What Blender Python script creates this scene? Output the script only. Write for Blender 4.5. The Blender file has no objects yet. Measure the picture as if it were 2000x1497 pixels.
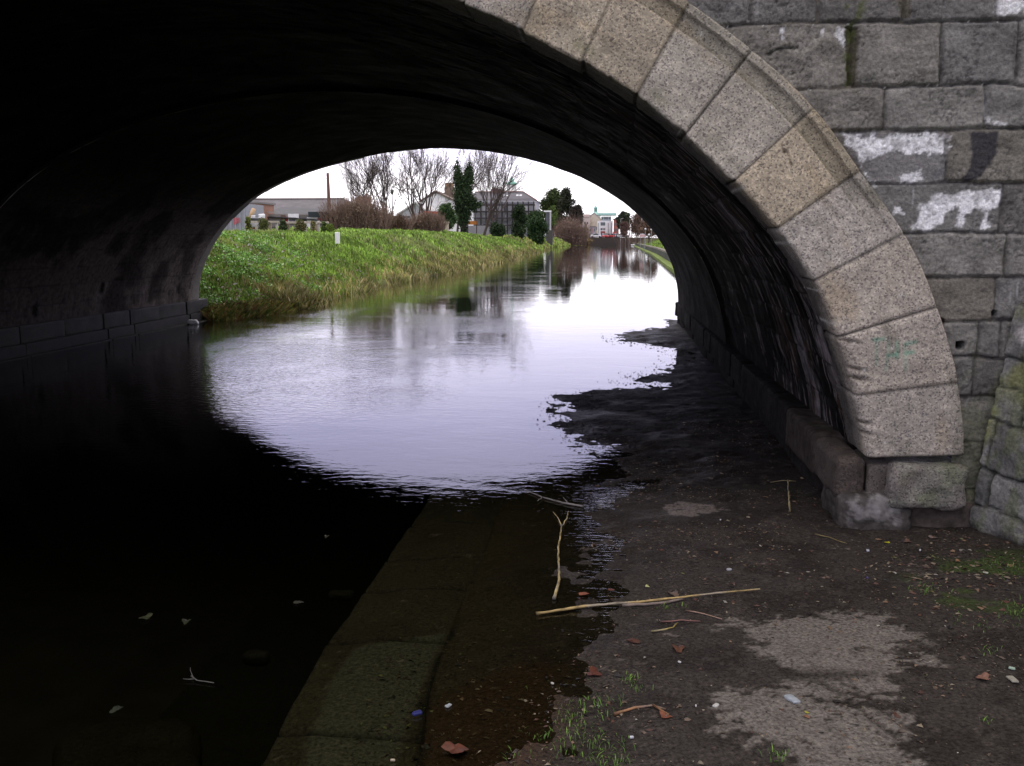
import bpy, math, random
import numpy as np
from math import radians as R, sin, cos, tan, pi, atan2, sqrt
from mathutils import Vector, Matrix

random.seed(7)
S = bpy.context.scene
COL = S.collection

# ------------------------------------------------------------------ camera
F, PITCH, YAW, EYE = 1869.15, 0.14898, 0.10099, 1.65
cam_d = bpy.data.cameras.new('camera')
cam = bpy.data.objects.new('camera', cam_d); COL.objects.link(cam)
cam.location = (0, 0, EYE)
cam.rotation_euler = (R(90) - PITCH, 0, YAW)
cam_d.sensor_width = 36; cam_d.lens = 36 * F / 2000
cam_d.clip_start = 0.05; cam_d.clip_end = 3000
S.camera = cam

# ------------------------------------------------------------------ world, sun, exposure
SUN_EL, SUN_AZ = R(38), R(-25)          # ahead, veiled by thick bright cloud
W = bpy.data.worlds.new('World'); S.world = W; W.use_nodes = True
nt = W.node_tree; nt.nodes.clear()
sky = nt.nodes.new('ShaderNodeTexSky'); sky.sky_type = 'NISHITA'; sky.sun_disc = False
sky.sun_elevation = SUN_EL; sky.sun_rotation = SUN_AZ; sky.dust_density = 3.0
tc = nt.nodes.new('ShaderNodeTexCoord')
mp = nt.nodes.new('ShaderNodeMapping'); mp.inputs['Scale'].default_value = (1.2, 1.2, 5.0)
cn = nt.nodes.new('ShaderNodeTexNoise'); cn.inputs['Scale'].default_value = 1.6; cn.inputs['Detail'].default_value = 5
cr = nt.nodes.new('ShaderNodeValToRGB')
cr.color_ramp.elements[0].position = 0.32; cr.color_ramp.elements[0].color = (14.4, 14.1, 15.6, 1)
cr.color_ramp.elements[1].position = 0.68; cr.color_ramp.elements[1].color = (19.6, 18.9, 19.2, 1)
mx = nt.nodes.new('ShaderNodeMix'); mx.data_type = 'RGBA'; mx.inputs[0].default_value = 0.9
bg = nt.nodes.new('ShaderNodeBackground'); bg.inputs[1].default_value = 0.08
wo = nt.nodes.new('ShaderNodeOutputWorld')
L = nt.links.new
L(tc.outputs['Generated'], mp.inputs[0]); L(mp.outputs[0], cn.inputs['Vector']); L(cn.outputs['Fac'], cr.inputs[0])
sx = nt.nodes.new('ShaderNodeSeparateXYZ'); L(tc.outputs['Generated'], sx.inputs[0])
gr = nt.nodes.new('ShaderNodeMapRange'); gr.interpolation_type = 'SMOOTHSTEP'      # the cloud is brighter on the sun's side
gr.inputs[1].default_value = -0.3; gr.inputs[2].default_value = 0.95; gr.inputs[3].default_value = 1.3; gr.inputs[4].default_value = 1.6
L(sx.outputs[1], gr.inputs[0])
sc_ = nt.nodes.new('ShaderNodeVectorMath'); sc_.operation = 'SCALE'; L(cr.outputs[0], sc_.inputs[0]); L(gr.outputs[0], sc_.inputs['Scale'])
el = nt.nodes.new('ShaderNodeValToRGB'); el.color_ramp.interpolation = 'EASE'          # thinner bluish cloud between horizon and mid sky
el.color_ramp.elements[0].position = 0.045; el.color_ramp.elements[0].color = (1, 1, 1, 1)
el.color_ramp.elements[1].position = 0.62; el.color_ramp.elements[1].color = (1.06, 1.03, .96, 1)
for p_, c_ in ((0.10, (.79, .78, .97)), (0.19, (.60, .60, .86)), (0.34, (.66, .65, .84))):
    e_ = el.color_ramp.elements.new(p_); e_.color = (*c_, 1)
L(sx.outputs[2], el.inputs[0])
ml = nt.nodes.new('ShaderNodeVectorMath'); ml.operation = 'MULTIPLY'; L(sc_.outputs[0], ml.inputs[0]); L(el.outputs[0], ml.inputs[1])
L(sky.outputs[0], mx.inputs[6]); L(ml.outputs[0], mx.inputs[7]); L(mx.outputs[2], bg.inputs[0]); L(bg.outputs[0], wo.inputs[0])
sd_ = bpy.data.lights.new('sun', 'SUN'); sd_.energy = 0.5; sd_.angle = R(25); sd_.color = (1.0, 0.95, 0.88)
sun = bpy.data.objects.new('sun', sd_); COL.objects.link(sun)
sdir = Vector((sin(SUN_AZ) * cos(SUN_EL), cos(SUN_AZ) * cos(SUN_EL), sin(SUN_EL)))
sun.rotation_euler = sdir.to_track_quat('Z', 'Y').to_euler()
S.view_settings.view_transform = 'Standard'; S.view_settings.look = 'None'
S.view_settings.exposure = 0.0; S.view_settings.gamma = 1.0
S.render.engine = 'CYCLES'
S.cycles.use_denoising = True
S.cycles.max_bounces = 8; S.cycles.diffuse_bounces = 4; S.cycles.glossy_bounces = 4
S.cycles.transparent_max_bounces = 12; S.cycles.sample_clamp_indirect = 6
S.cycles.caustics_reflective = False

# ------------------------------------------------------------------ the bridge's measures
YN, YF = 5.4257, 18.933                  # near and far face
CX, AA, BB, ZS = -3.498, 4.877, 2.978, 0.431

def ray(px, py):
    x = (px - 1000) / F; y = -(py - 748.5) / F
    c, s = cos(PITCH), sin(PITCH)
    up = y * c - s; fw = c + y * s
    cy, sy = cos(YAW), sin(YAW)
    return x * cy - fw * sy, x * sy + fw * cy, up
def at(px, py, Y):
    """the point seen at a pixel of the photograph, at the true distance Y along the canal"""
    a, b, c = ray(px, py); t = Y / b
    return Vector((a * t, Y, EYE + c * t))
def on(px, py, Z=0.0):
    a, b, c = ray(px, py); t = (Z - EYE) / c
    return Vector((a * t, b * t, Z))

# ------------------------------------------------------------------ numpy noise
def _h(i, j, k, seed):
    n = (i.astype(np.int64) * 374761393 + j.astype(np.int64) * 668265263 + k.astype(np.int64) * 2147483647 + seed * 974634777) & 0xffffffff
    n = ((n ^ (n >> 13)) * 1274126177) & 0xffffffff
    n = ((n ^ (n >> 16)) * 2246822519) & 0xffffffff
    return ((n ^ (n >> 15)) & 0xffffff) / float(0xffffff)
def vn(x, y, z=None, seed=0):
    x = np.asarray(x, float); y = np.asarray(y, float)
    z = np.zeros_like(x + y) if z is None else np.asarray(z, float)
    x, y, z = np.broadcast_arrays(x, y, z)
    xi, yi, zi = np.floor(x), np.floor(y), np.floor(z)
    f = [t * t * (3 - 2 * t) for t in (x - xi, y - yi, z - zi)]
    r = 0
    for a in (0, 1):
        for b in (0, 1):
            for c in (0, 1):
                w = (f[0] if a else 1 - f[0]) * (f[1] if b else 1 - f[1]) * (f[2] if c else 1 - f[2])
                r = r + w * _h(xi + a, yi + b, zi + c, seed)
    return r
def fbm(x, y, z=None, seed=0, o=4, g=0.5):
    r = 0; a = 1; t = 0; k = 1.0
    for i in range(o):
        r = r + a * vn(np.asarray(x) * k, np.asarray(y) * k, None if z is None else np.asarray(z) * k, seed + i * 17)
        t += a; a *= g; k *= 2.03
    return r / t
def hash1(i, seed=0):
    i = np.asarray(i)
    return _h(i, i * 0 + 3, i * 0 + 7, seed)
def sst(a, b, x):
    t = np.clip((x - a) / (b - a), 0, 1); return t * t * (3 - 2 * t)
def lerp(a, b, t): return a + (b - a) * t
def mixc(c, d, t): return c + (np.asarray(d) - c) * t[..., None]

# ------------------------------------------------------------------ mesh + tag helpers
def raw_mesh(name, V, Fc, mat=None, parent=None, col=None, smooth=False, link=True):
    """V (n,3); Fc list of lists or (m,4)/(m,3) array; col (n,3)"""
    me = bpy.data.meshes.new(name)
    V = np.asarray(V, np.float32)
    if isinstance(Fc, np.ndarray):
        k = Fc.shape[1]; m = len(Fc)
        me.vertices.add(len(V)); me.vertices.foreach_set('co', V.ravel())
        me.loops.add(m * k); me.loops.foreach_set('vertex_index', Fc.astype(np.int32).ravel())
        me.polygons.add(m)
        me.polygons.foreach_set('loop_start', np.arange(0, m * k, k, dtype=np.int32))
        me.polygons.foreach_set('loop_total', np.full(m, k, np.int32))
        me.update(calc_edges=True)
    else:
        me.from_pydata([tuple(v) for v in V], [], Fc); me.update()
    if col is not None:
        a = me.color_attributes.new('Col', 'FLOAT_COLOR', 'POINT')
        c = np.ones((len(V), 4), np.float32); c[:, :3] = col
        a.data.foreach_set('color', c.ravel())
    if smooth: me.polygons.foreach_set('use_smooth', np.ones(len(me.polygons), bool))
    me.validate()
    if mat: me.materials.append(mat)
    o = bpy.data.objects.new(name, me)
    if link: COL.objects.link(o)
    if parent is not None: o.parent = parent
    return o
def grid_faces(nu, nv, keep=None):
    i = np.arange(nu * nv).reshape(nu, nv)
    f = np.stack([i[:-1, :-1], i[1:, :-1], i[1:, 1:], i[:-1, 1:]], -1).reshape(-1, 4)
    if keep is not None:
        k = keep.reshape(-1)[f].all(1); f = f[k]
    return f
def compact(V, Fc, C):
    used = np.zeros(len(V), bool); used[Fc.ravel()] = True
    mp_ = np.cumsum(used) - 1
    return V[used], mp_[Fc], C[used]

class MB:
    """collects pieces with colours and builds ONE mesh object"""
    def __init__(s): s.V = []; s.F = []; s.C = []; s.n = 0
    def add(s, V, Fc, col):
        V = np.asarray(V, float); s.V.append(V)
        s.F += [[i + s.n for i in f] for f in Fc]
        s.C.append(np.broadcast_to(np.asarray(col, float), (len(V), 3))); s.n += len(V)
        return s
    def box(s, x0, x1, y0, y1, z0, z1, col=(.5, .5, .5), rz=0, c=None, warp=0):
        P = np.array([(x, y, z) for z in (z0, z1) for y in (y0, y1) for x in (x0, x1)], float)
        if warp: P += np.random.RandomState(s.n + 1).uniform(-warp, warp, P.shape)
        if rz:
            m = np.array(c) if c is not None else P[:, :2].mean(0)
            q = P[:, :2] - m; P[:, 0] = m[0] + q[:, 0] * cos(rz) - q[:, 1] * sin(rz); P[:, 1] = m[1] + q[:, 0] * sin(rz) + q[:, 1] * cos(rz)
        return s.add(P, [(0, 2, 3, 1), (4, 5, 7, 6), (0, 1, 5, 4), (1, 3, 7, 5), (3, 2, 6, 7), (2, 0, 4, 6)], col)
    def tube(s, pts, rad, n=6, col=(.5, .5, .5), cap=True):
        pts = [Vector(p) for p in pts]
        if not hasattr(rad, '__len__'): rad = [rad] * len(pts)
        V = []; prev = None
        for i, p in enumerate(pts):
            d = (pts[min(i + 1, len(pts) - 1)] - pts[max(i - 1, 0)])
            if d.length < 1e-9: d = Vector((0, 0, 1))
            d.normalize()
            u = prev - d * prev.dot(d) if prev is not None else d.orthogonal()
            if u.length < 1e-6: u = d.orthogonal()
            u.normalize(); prev = u; v = d.cross(u)
            for k in range(n):
                a = 2 * pi * k / n; V.append(p + (u * cos(a) + v * sin(a)) * rad[i])
        Fc = [(i * n + k, i * n + (k + 1) % n, (i + 1) * n + (k + 1) % n, (i + 1) * n + k) for i in range(len(pts) - 1) for k in range(n)]
        if cap: Fc += [tuple(range(n - 1, -1, -1)), tuple((len(pts) - 1) * n + k for k in range(n))]
        return s.add([tuple(v) for v in V], Fc, col)
    def prism(s, poly, y0, y1, col=(.5, .5, .5)):
        """poly of (x,z) extruded in y"""
        n = len(poly); V = [(x, y0, z) for x, z in poly] + [(x, y1, z) for x, z in poly]
        Fc = [tuple(range(n)), tuple(range(2 * n - 1, n - 1, -1))] + [(i, i + n, (i + 1) % n + n, (i + 1) % n) for i in range(n)]
        return s.add(V, Fc, col)
    def build(s, name, mat, parent=None, smooth=False, link=True):
        return raw_mesh(name, np.concatenate(s.V), s.F, mat, parent, np.concatenate(s.C), smooth, link)

def tag(o, label=None, cat=None, group=None, kind=None):
    if label: o['label'] = label
    if cat: o['category'] = cat
    if group: o['group'] = group
    if kind: o['kind'] = kind
    return o
def empty(name, loc, label, cat, group=None):
    o = bpy.data.objects.new(name, None); COL.objects.link(o); o.location = loc; o.empty_display_size = .2
    return tag(o, label, cat, group)
def part(mb, name, mat, root, smooth=False):
    """child whose mesh was written in world coordinates"""
    o = mb.build(name, mat, root, smooth); settle(o, root); return o
def settle(o, root):
    p = root; off = Vector((0, 0, 0))
    while p is not None:
        off += p.location; p = p.parent
    o.location = -off if root.parent is None else Vector((0, 0, 0))
    return o

# ------------------------------------------------------------------ materials
def mat_attr(name, rough=0.8, nscale=30, nvar=0.3, bump=0.5, bdist=0.004, bscale=60, spec=0.4, speck=0, metal=0, aniso=None, rvar=0.0, detail=6):
    m = bpy.data.materials.new(name); m.use_nodes = True; t = m.node_tree; N = t.nodes; lk = t.links.new
    b = N['Principled BSDF']; b.inputs['Specular IOR Level'].default_value = spec; b.inputs['Metallic'].default_value = metal
    a = N.new('ShaderNodeVertexColor'); a.layer_name = 'Col'
    g = N.new('ShaderNodeNewGeometry')
    vec = g.outputs['Position']
    if aniso:
        q = N.new('ShaderNodeMapping'); q.inputs['Scale'].default_value = aniso; lk(vec, q.inputs[0]); vec = q.outputs[0]
    n1 = N.new('ShaderNodeTexNoise'); n1.inputs['Scale'].default_value = nscale; n1.inputs['Detail'].default_value = detail; n1.inputs['Roughness'].default_value = .65
    lk(vec, n1.inputs['Vector'])
    r = N.new('ShaderNodeMapRange'); r.inputs[1].default_value = .3; r.inputs[2].default_value = .7; r.inputs[3].default_value = 1 - nvar; r.inputs[4].default_value = 1 + nvar
    lk(n1.outputs['Fac'], r.inputs[0])
    mul = N.new('ShaderNodeVectorMath'); mul.operation = 'SCALE'; lk(a.outputs['Color'], mul.inputs[0]); lk(r.outputs[0], mul.inputs['Scale'])
    colo = mul.outputs[0]
    if speck:
        vo = N.new('ShaderNodeTexVoronoi'); vo.inputs['Scale'].default_value = speck; lk(vec, vo.inputs['Vector'])
        sp = N.new('ShaderNodeSeparateColor'); lk(vo.outputs['Color'], sp.inputs[0])
        rr = N.new('ShaderNodeValToRGB'); e = rr.color_ramp.elements
        e[0].position = 0; e[0].color = (.42, .42, .46, 1); e[1].position = 1; e[1].color = (1.42, 1.4, 1.38, 1)
        for p_, c_ in ((.14, (.55, .54, .56)), (.22, (.9, .9, .9)), (.78, (1.03, 1.03, 1.0)), (.86, (1.3, 1.28, 1.25))):
            x = rr.color_ramp.elements.new(p_); x.color = (*c_, 1)
        lk(sp.outputs[0], rr.inputs[0])
        m2 = N.new('ShaderNodeVectorMath'); m2.operation = 'MULTIPLY'; lk(colo, m2.inputs[0]); lk(rr.outputs[0], m2.inputs[1]); colo = m2.outputs[0]
    lk(colo, b.inputs['Base Color'])
    n2 = N.new('ShaderNodeTexNoise'); n2.inputs['Scale'].default_value = bscale; n2.inputs['Detail'].default_value = 5; n2.inputs['Roughness'].default_value = .6
    lk(vec, n2.inputs['Vector'])
    bp = N.new('ShaderNodeBump'); bp.inputs['Strength'].default_value = bump; bp.inputs['Distance'].default_value = bdist
    lk(n2.outputs['Fac'], bp.inputs['Height']); lk(bp.outputs[0], b.inputs['Normal'])
    if rvar:
        r2 = N.new('ShaderNodeMapRange'); r2.inputs[1].default_value = .35; r2.inputs[2].default_value = .65; r2.inputs[3].default_value = rough - rvar; r2.inputs[4].default_value = rough + rvar
        n3 = N.new('ShaderNodeTexNoise'); n3.inputs['Scale'].default_value = 2.2; n3.inputs['Detail'].default_value = 7; lk(vec, n3.inputs['Vector'])
        lk(n3.outputs['Fac'], r2.inputs[0]); lk(r2.outputs[0], b.inputs['Roughness'])
    else: b.inputs['Roughness'].default_value = rough
    return m
M = {}
M['wall'] = mat_attr('weathered limestone', .85, 55, .42, 1.0, .009, 60, .25)
M['granite'] = mat_attr('speckled granite', .8, 9, .16, .9, .004, 110, .35, speck=125)
M['vault'] = mat_attr('sooty wet masonry', .85, 14, .5, .8, .005, 30, .02, rvar=.12)
M['mud'] = mat_attr('wet silt', .66, 70, .75, 1.0, .007, 75, .08, rvar=.17, detail=9)
M['earth'] = mat_attr('earth and turf', .95, 3, .35, .6, .03, 8, .1)
M['leaf'] = mat_attr('leaf', .7, 3, .2, .2, .002, 20, .25)
M['bark'] = mat_attr('bark', .9, 9, .3, .6, .01, 25, .15)
M['build'] = mat_attr('plaster and masonry', .85, 1.2, .12, .3, .01, 8, .2)
M['slate'] = mat_attr('roof slate', .7, 1.2, .25, .6, .02, 4, .3, aniso=(1, 1, 3))
M['metal'] = mat_attr('painted metal', .5, 4, .1, .2, .002, 30, .4)
M['twig'] = mat_attr('twig', .6, 40, .25, .4, .001, 120, .4)
M['litter'] = mat_attr('litter', .55, 60, .2, .4, .001, 120, .4)
M['glass'] = mat_attr('window glass', .15, 4, .1, .1, .001, 10, .6)
def mat_bird():
    return mat_attr('feathers', .8, 20, .08, .4, .002, 60, .2)
M['feather'] = mat_bird()

# water: mirror by Fresnel over a peat-tinted clear film
def mat_water():
    m = bpy.data.materials.new('canal water'); m.use_nodes = True; t = m.node_tree; N = t.nodes; lk = t.links.new
    N.clear(); out = N.new('ShaderNodeOutputMaterial')
    gl = N.new('ShaderNodeBsdfGlossy'); gl.inputs['Roughness'].default_value = 0.0; gl.inputs['Color'].default_value = (1, 1, 1, 1)
    tr = N.new('ShaderNodeBsdfTransparent'); tr.inputs[0].default_value = (.62, .62, .52, 1)
    fr = N.new('ShaderNodeFresnel'); fr.inputs['IOR'].default_value = 1.333
    mxs = N.new('ShaderNodeMixShader')
    g = N.new('ShaderNodeNewGeometry')
    sep = N.new('ShaderNodeSeparateXYZ'); lk(g.outputs['Position'], sep.inputs[0])
    def noise(scale, sc=(1, 1, 1), detail=3, dist=0.0, rough=.5):
        q = N.new('ShaderNodeMapping'); q.inputs['Scale'].default_value = sc; lk(g.outputs['Position'], q.inputs[0])
        n = N.new('ShaderNodeTexNoise'); n.inputs['Scale'].default_value = scale; n.inputs['Detail'].default_value = detail
        n.inputs['Distortion'].default_value = dist; n.inputs['Roughness'].default_value = rough; lk(q.outputs[0], n.inputs['Vector']); return n.outputs['Fac']
    def math(op, a, b):
        n = N.new('ShaderNodeMath'); n.operation = op
        for i, v in enumerate((a, b)):
            if hasattr(v, 'links'): lk(v, n.inputs[i])
            else: n.inputs[i].default_value = v
        return n.outputs[0]
    def ramp(v, a, b, c, d):
        n = N.new('ShaderNodeMapRange'); n.interpolation_type = 'SMOOTHSTEP'
        for i, q in enumerate((a, b, c, d)): n.inputs[i + 1].default_value = q
        lk(v, n.inputs[0]); return n.outputs[0]
    X, Y = sep.outputs[0], sep.outputs[1]
    swell = math('MULTIPLY', noise(1.1, (1, 1.7, 1), 2, .6), 0.0024)
    ripple = math('MULTIPLY', math('MULTIPLY', noise(8.5, (1, 1.5, 1), 3, .4), 0.0009), ramp(Y, 9, 20, 1, .35))
    # wind-ruffled lane on the left, out of the tunnel mouth
    lane = math('MULTIPLY', ramp(X, -2.6, -0.9, 1, 0), ramp(Y, 7.0, 10.5, 0, 1))
    lane = math('MULTIPLY', lane, ramp(Y, 17, 24, 1, 0.25))
    patch = ramp(noise(.35, (1, .8, 1), 3), .42, .6, 0.25, 1)
    fine = math('MULTIPLY', math('MULTIPLY', math('MULTIPLY', noise(11, (1, 1.4, 1), 3, .3), 0.0060), lane), patch)
    # small wavelets lapping on the flooded path
    shore = math('MULTIPLY', ramp(X, -0.4, .3, 0, 1), ramp(Y, 6.8, 5.6, 0, 1))
    lap = math('MULTIPLY', math('MULTIPLY', noise(16, (.5, 2.6, 1), 3, .5), 0.0048), shore)
    h = math('ADD', math('ADD', swell, ripple), math('ADD', fine, lap))
    bp = N.new('ShaderNodeBump'); bp.inputs['Strength'].default_value = 1; bp.inputs['Distance'].default_value = 1
    lk(h, bp.inputs['Height']); lk(bp.outputs[0], gl.inputs['Normal']); lk(bp.outputs[0], fr.inputs['Normal'])
    lk(fr.outputs[0], mxs.inputs[0]); lk(tr.outputs[0], mxs.inputs[1]); lk(gl.outputs[0], mxs.inputs[2]); lk(mxs.outputs[0], out.inputs[0])
    return m
M['water'] = mat_water()

# ================================================================== TERRAIN
def pinterp(v, xs, ys): return np.interp(v, xs, ys)
def XL(Y): return pinterp(Y, [-60, 18, 19.5, 23.4, 36, 51, 83, 120, 162, 205, 262, 300, 308], [-9.6, -8.6, -7.9, -7.35, -8.3, -8.0, -8.3, -8.9, -10.6, -11.7, -10.6, -8.2, -8.2])
def XR(Y): return pinterp(Y, [-60, 5, 19.4, 20, 59, 106, 257, 310], [3.1, 3.1, 3.1, 3.3, 4.0, 5.07, 6.7, 7.2])
def terrain(X, Y):
    X = np.asarray(X, float); Y = np.asarray(Y, float)
    wob = (fbm(X * .35, Y * .35, seed=5) - .5)
    e = XL(Y) - X + 1.2 * (fbm(Y * .45, Y * 0, seed=9) - .5) * sst(20, 26, Y)
    crest = 1.79 + .25 * (fbm(Y * .09, X * .05, seed=3) - .5)
    z = np.where(e < 0, np.maximum(-1.3, e * .6), crest * sst(-0.7, 3.9, e) - crest * sst(-0.7, 3.9, 0 * e) + .02)
    z = z + sst(.2, 1.5, e) * wob * .45
    z = z + .75 * np.exp(-((X + 18.5) / 8) ** 2 - ((Y - 72) / 20) ** 2)
    f = X - XR(Y)
    zr = .62 + sst(.55, 4.4, f) * 1.15 + wob * .1 * sst(.5, 1, f)
    zr = np.where(Y < 19.6, .08 + sst(0, 2, f) * .3, zr)
    z = np.where(f > 0, zr, z)
    end = sst(309.5, 310.5, Y)
    z = np.where(Y > 309, lerp(z, 2.1, end), z)
    far = sst(250, 700, np.abs(X)) * 3
    return z + far
def build_terrain():
    xs = np.unique(np.concatenate([np.linspace(-900, -60, 22), np.linspace(-60, -24, 20), np.arange(-24, -6, .3), np.arange(-6, 3, 1.0), np.arange(3, 12, .35), np.linspace(12, 60, 20), np.linspace(60, 900, 22)]))
    ys = np.unique(np.concatenate([np.linspace(-120, 12, 30), np.arange(12, 17, 1), np.arange(17, 60, .35), np.arange(60, 120, .9), np.arange(120, 309, 4), np.array([309.4, 309.6, 310.4, 310.8]), np.arange(312, 420, 10), np.linspace(420, 1500, 20)]))
    # add columns that follow the quay edge as a vertical step
    X, Y = np.meshgrid(xs, ys, indexing='ij')
    XRv = XR(ys)
    cols = [XRv - .02, XRv + .001]
    X = np.concatenate([X, np.array(cols)], 0); Y = np.concatenate([Y, np.array([ys, ys])], 0)
    X.sort(axis=0)
    Z = terrain(X, Y)
    g = fbm(X * .8, Y * .8, seed=21); g2 = fbm(X * .25, Y * .25, seed=22)
    C = np.zeros(X.shape + (3,)); C[:] = (.12, .16, .045)
    C = mixc(C, (.10, .085, .05), sst(.5, .7, g) * .8)
    C = mixc(C, (.13, .125, .05), sst(.5, .68, g2) * .5)
    e = XL(Y) - X
    C = mixc(C, (.07, .055, .03), np.where((e < .5) & (X < 0), 1 - sst(-.2, .5, e), 0))
    C = np.where((Z < -.05)[..., None], np.array((.012, .011, .008)), C)
    C = mixc(C, (.12, .12, .11), ((Y > 310.2) & (Y < 345)).astype(float))
    o = raw_mesh('ground', np.stack([X, Y, Z], -1).reshape(-1, 3), grid_faces(*X.shape), M['earth'], None, C.reshape(-1, 3), True)
    return tag(o, 'grassy canal banks, fields and dark canal bed', None, None, 'structure')
build_terrain()

# water sheet
mb = MB(); mb.add([(-14, -60, 0), (9, -60, 0), (9, 311, 0), (-14, 311, 0)], [(0, 1, 2, 3)], (0, 0, 0))
tag(mb.build('water', M['water']), 'calm canal water mirroring the white sky', None, None, 'structure')

# ------------------------------------------------------------------ towpath, flooded, with a stone edge
shore_px = [(1335, 590), (1322, 612), (1295, 640), (1240, 646), (1208, 656), (1222, 668), (1290, 676), (1335, 690), (1318, 716), (1262, 733), (1245, 745), (1290, 753), (1180, 768), (1108, 776), (1098, 798), (1088, 822), (1128, 845), (1172, 868), (1180, 885), (1275, 898), (1262, 930), (1170, 975), (1150, 1005), (1175, 1060), (1165, 1120), (1215, 1185), (1160, 1240), (1110, 1300), (1085, 1400), (1050, 1500), (1000, 1700)]
SH = np.array([on(*p)[:2] for p in shore_px])
SH = np.concatenate([SH, [[-.3, 1.0], [-.3, -4], [4, -4], [4, 24]]])
edge_px = [(842, 962), (760, 1085), (690, 1180), (640, 1250), (560, 1385), (512, 1497)]
EDG = np.array([on(*p, -0.12)[:2] for p in edge_px])
def XE(Y): return np.interp(Y, EDG[::-1, 1], EDG[::-1, 0])
def poly_sd(X, Y, P):
    d = np.full(X.shape, 1e9); ins = np.zeros(X.shape, bool)
    for i in range(len(P)):
        a, b = P[i], P[(i + 1) % len(P)]
        ab = b - a; t = np.clip(((X - a[0]) * ab[0] + (Y - a[1]) * ab[1]) / (ab @ ab), 0, 1)
        d = np.minimum(d, np.hypot(X - a[0] - t * ab[0], Y - a[1] - t * ab[1]))
        c = ((a[1] > Y) != (b[1] > Y)) & (X < (b[0] - a[0]) * (Y - a[1]) / (b[1] - a[1] + 1e-12) + a[0])
        ins ^= c
    return np.where(ins, d, -d)
def px_mask(X, Y, pts, soft, Z=0.0):
    P = np.array([on(*p, Z)[:2] for p in pts])
    return sst(-soft, soft, poly_sd(X, Y, P))
def towpath_z(X, Y):
    X = np.asarray(X, float); Y = np.asarray(Y, float)
    s = poly_sd(X, Y, SH)
    wob = fbm(X * 3.2, Y * 1.6, seed=31, o=5) - .5
    s2 = s + wob * .5 * np.clip(Y / 7, .4, 1.5)
    z = np.where(s2 > 0, .035 * sst(0, .5, s2) + .03 * sst(.3, 2.0, s2), -.14 * sst(0, 1.3, -s2))
    z = z + (fbm(X * 9, Y * 9, seed=33, o=5) - .5) * .022
    z = z + (fbm(X * 2, Y * 2, seed=34) - .5) * .02
    # heap of silt against the foot of the wall
    z = z - .03 * sst(.9, .2, np.hypot(X - 1.75, (Y - 5.1) * .8))
    x_e = XE(Y)
    inner = x_e + .55                                     # coping slabs between the edge and this line
    z = np.where(X < inner, np.minimum(z, -.105 + .004 * (X - x_e)), z)
    z = np.where(X < x_e, -1.1 - .2 * fbm(X, Y, seed=4), z)
    return z
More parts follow.
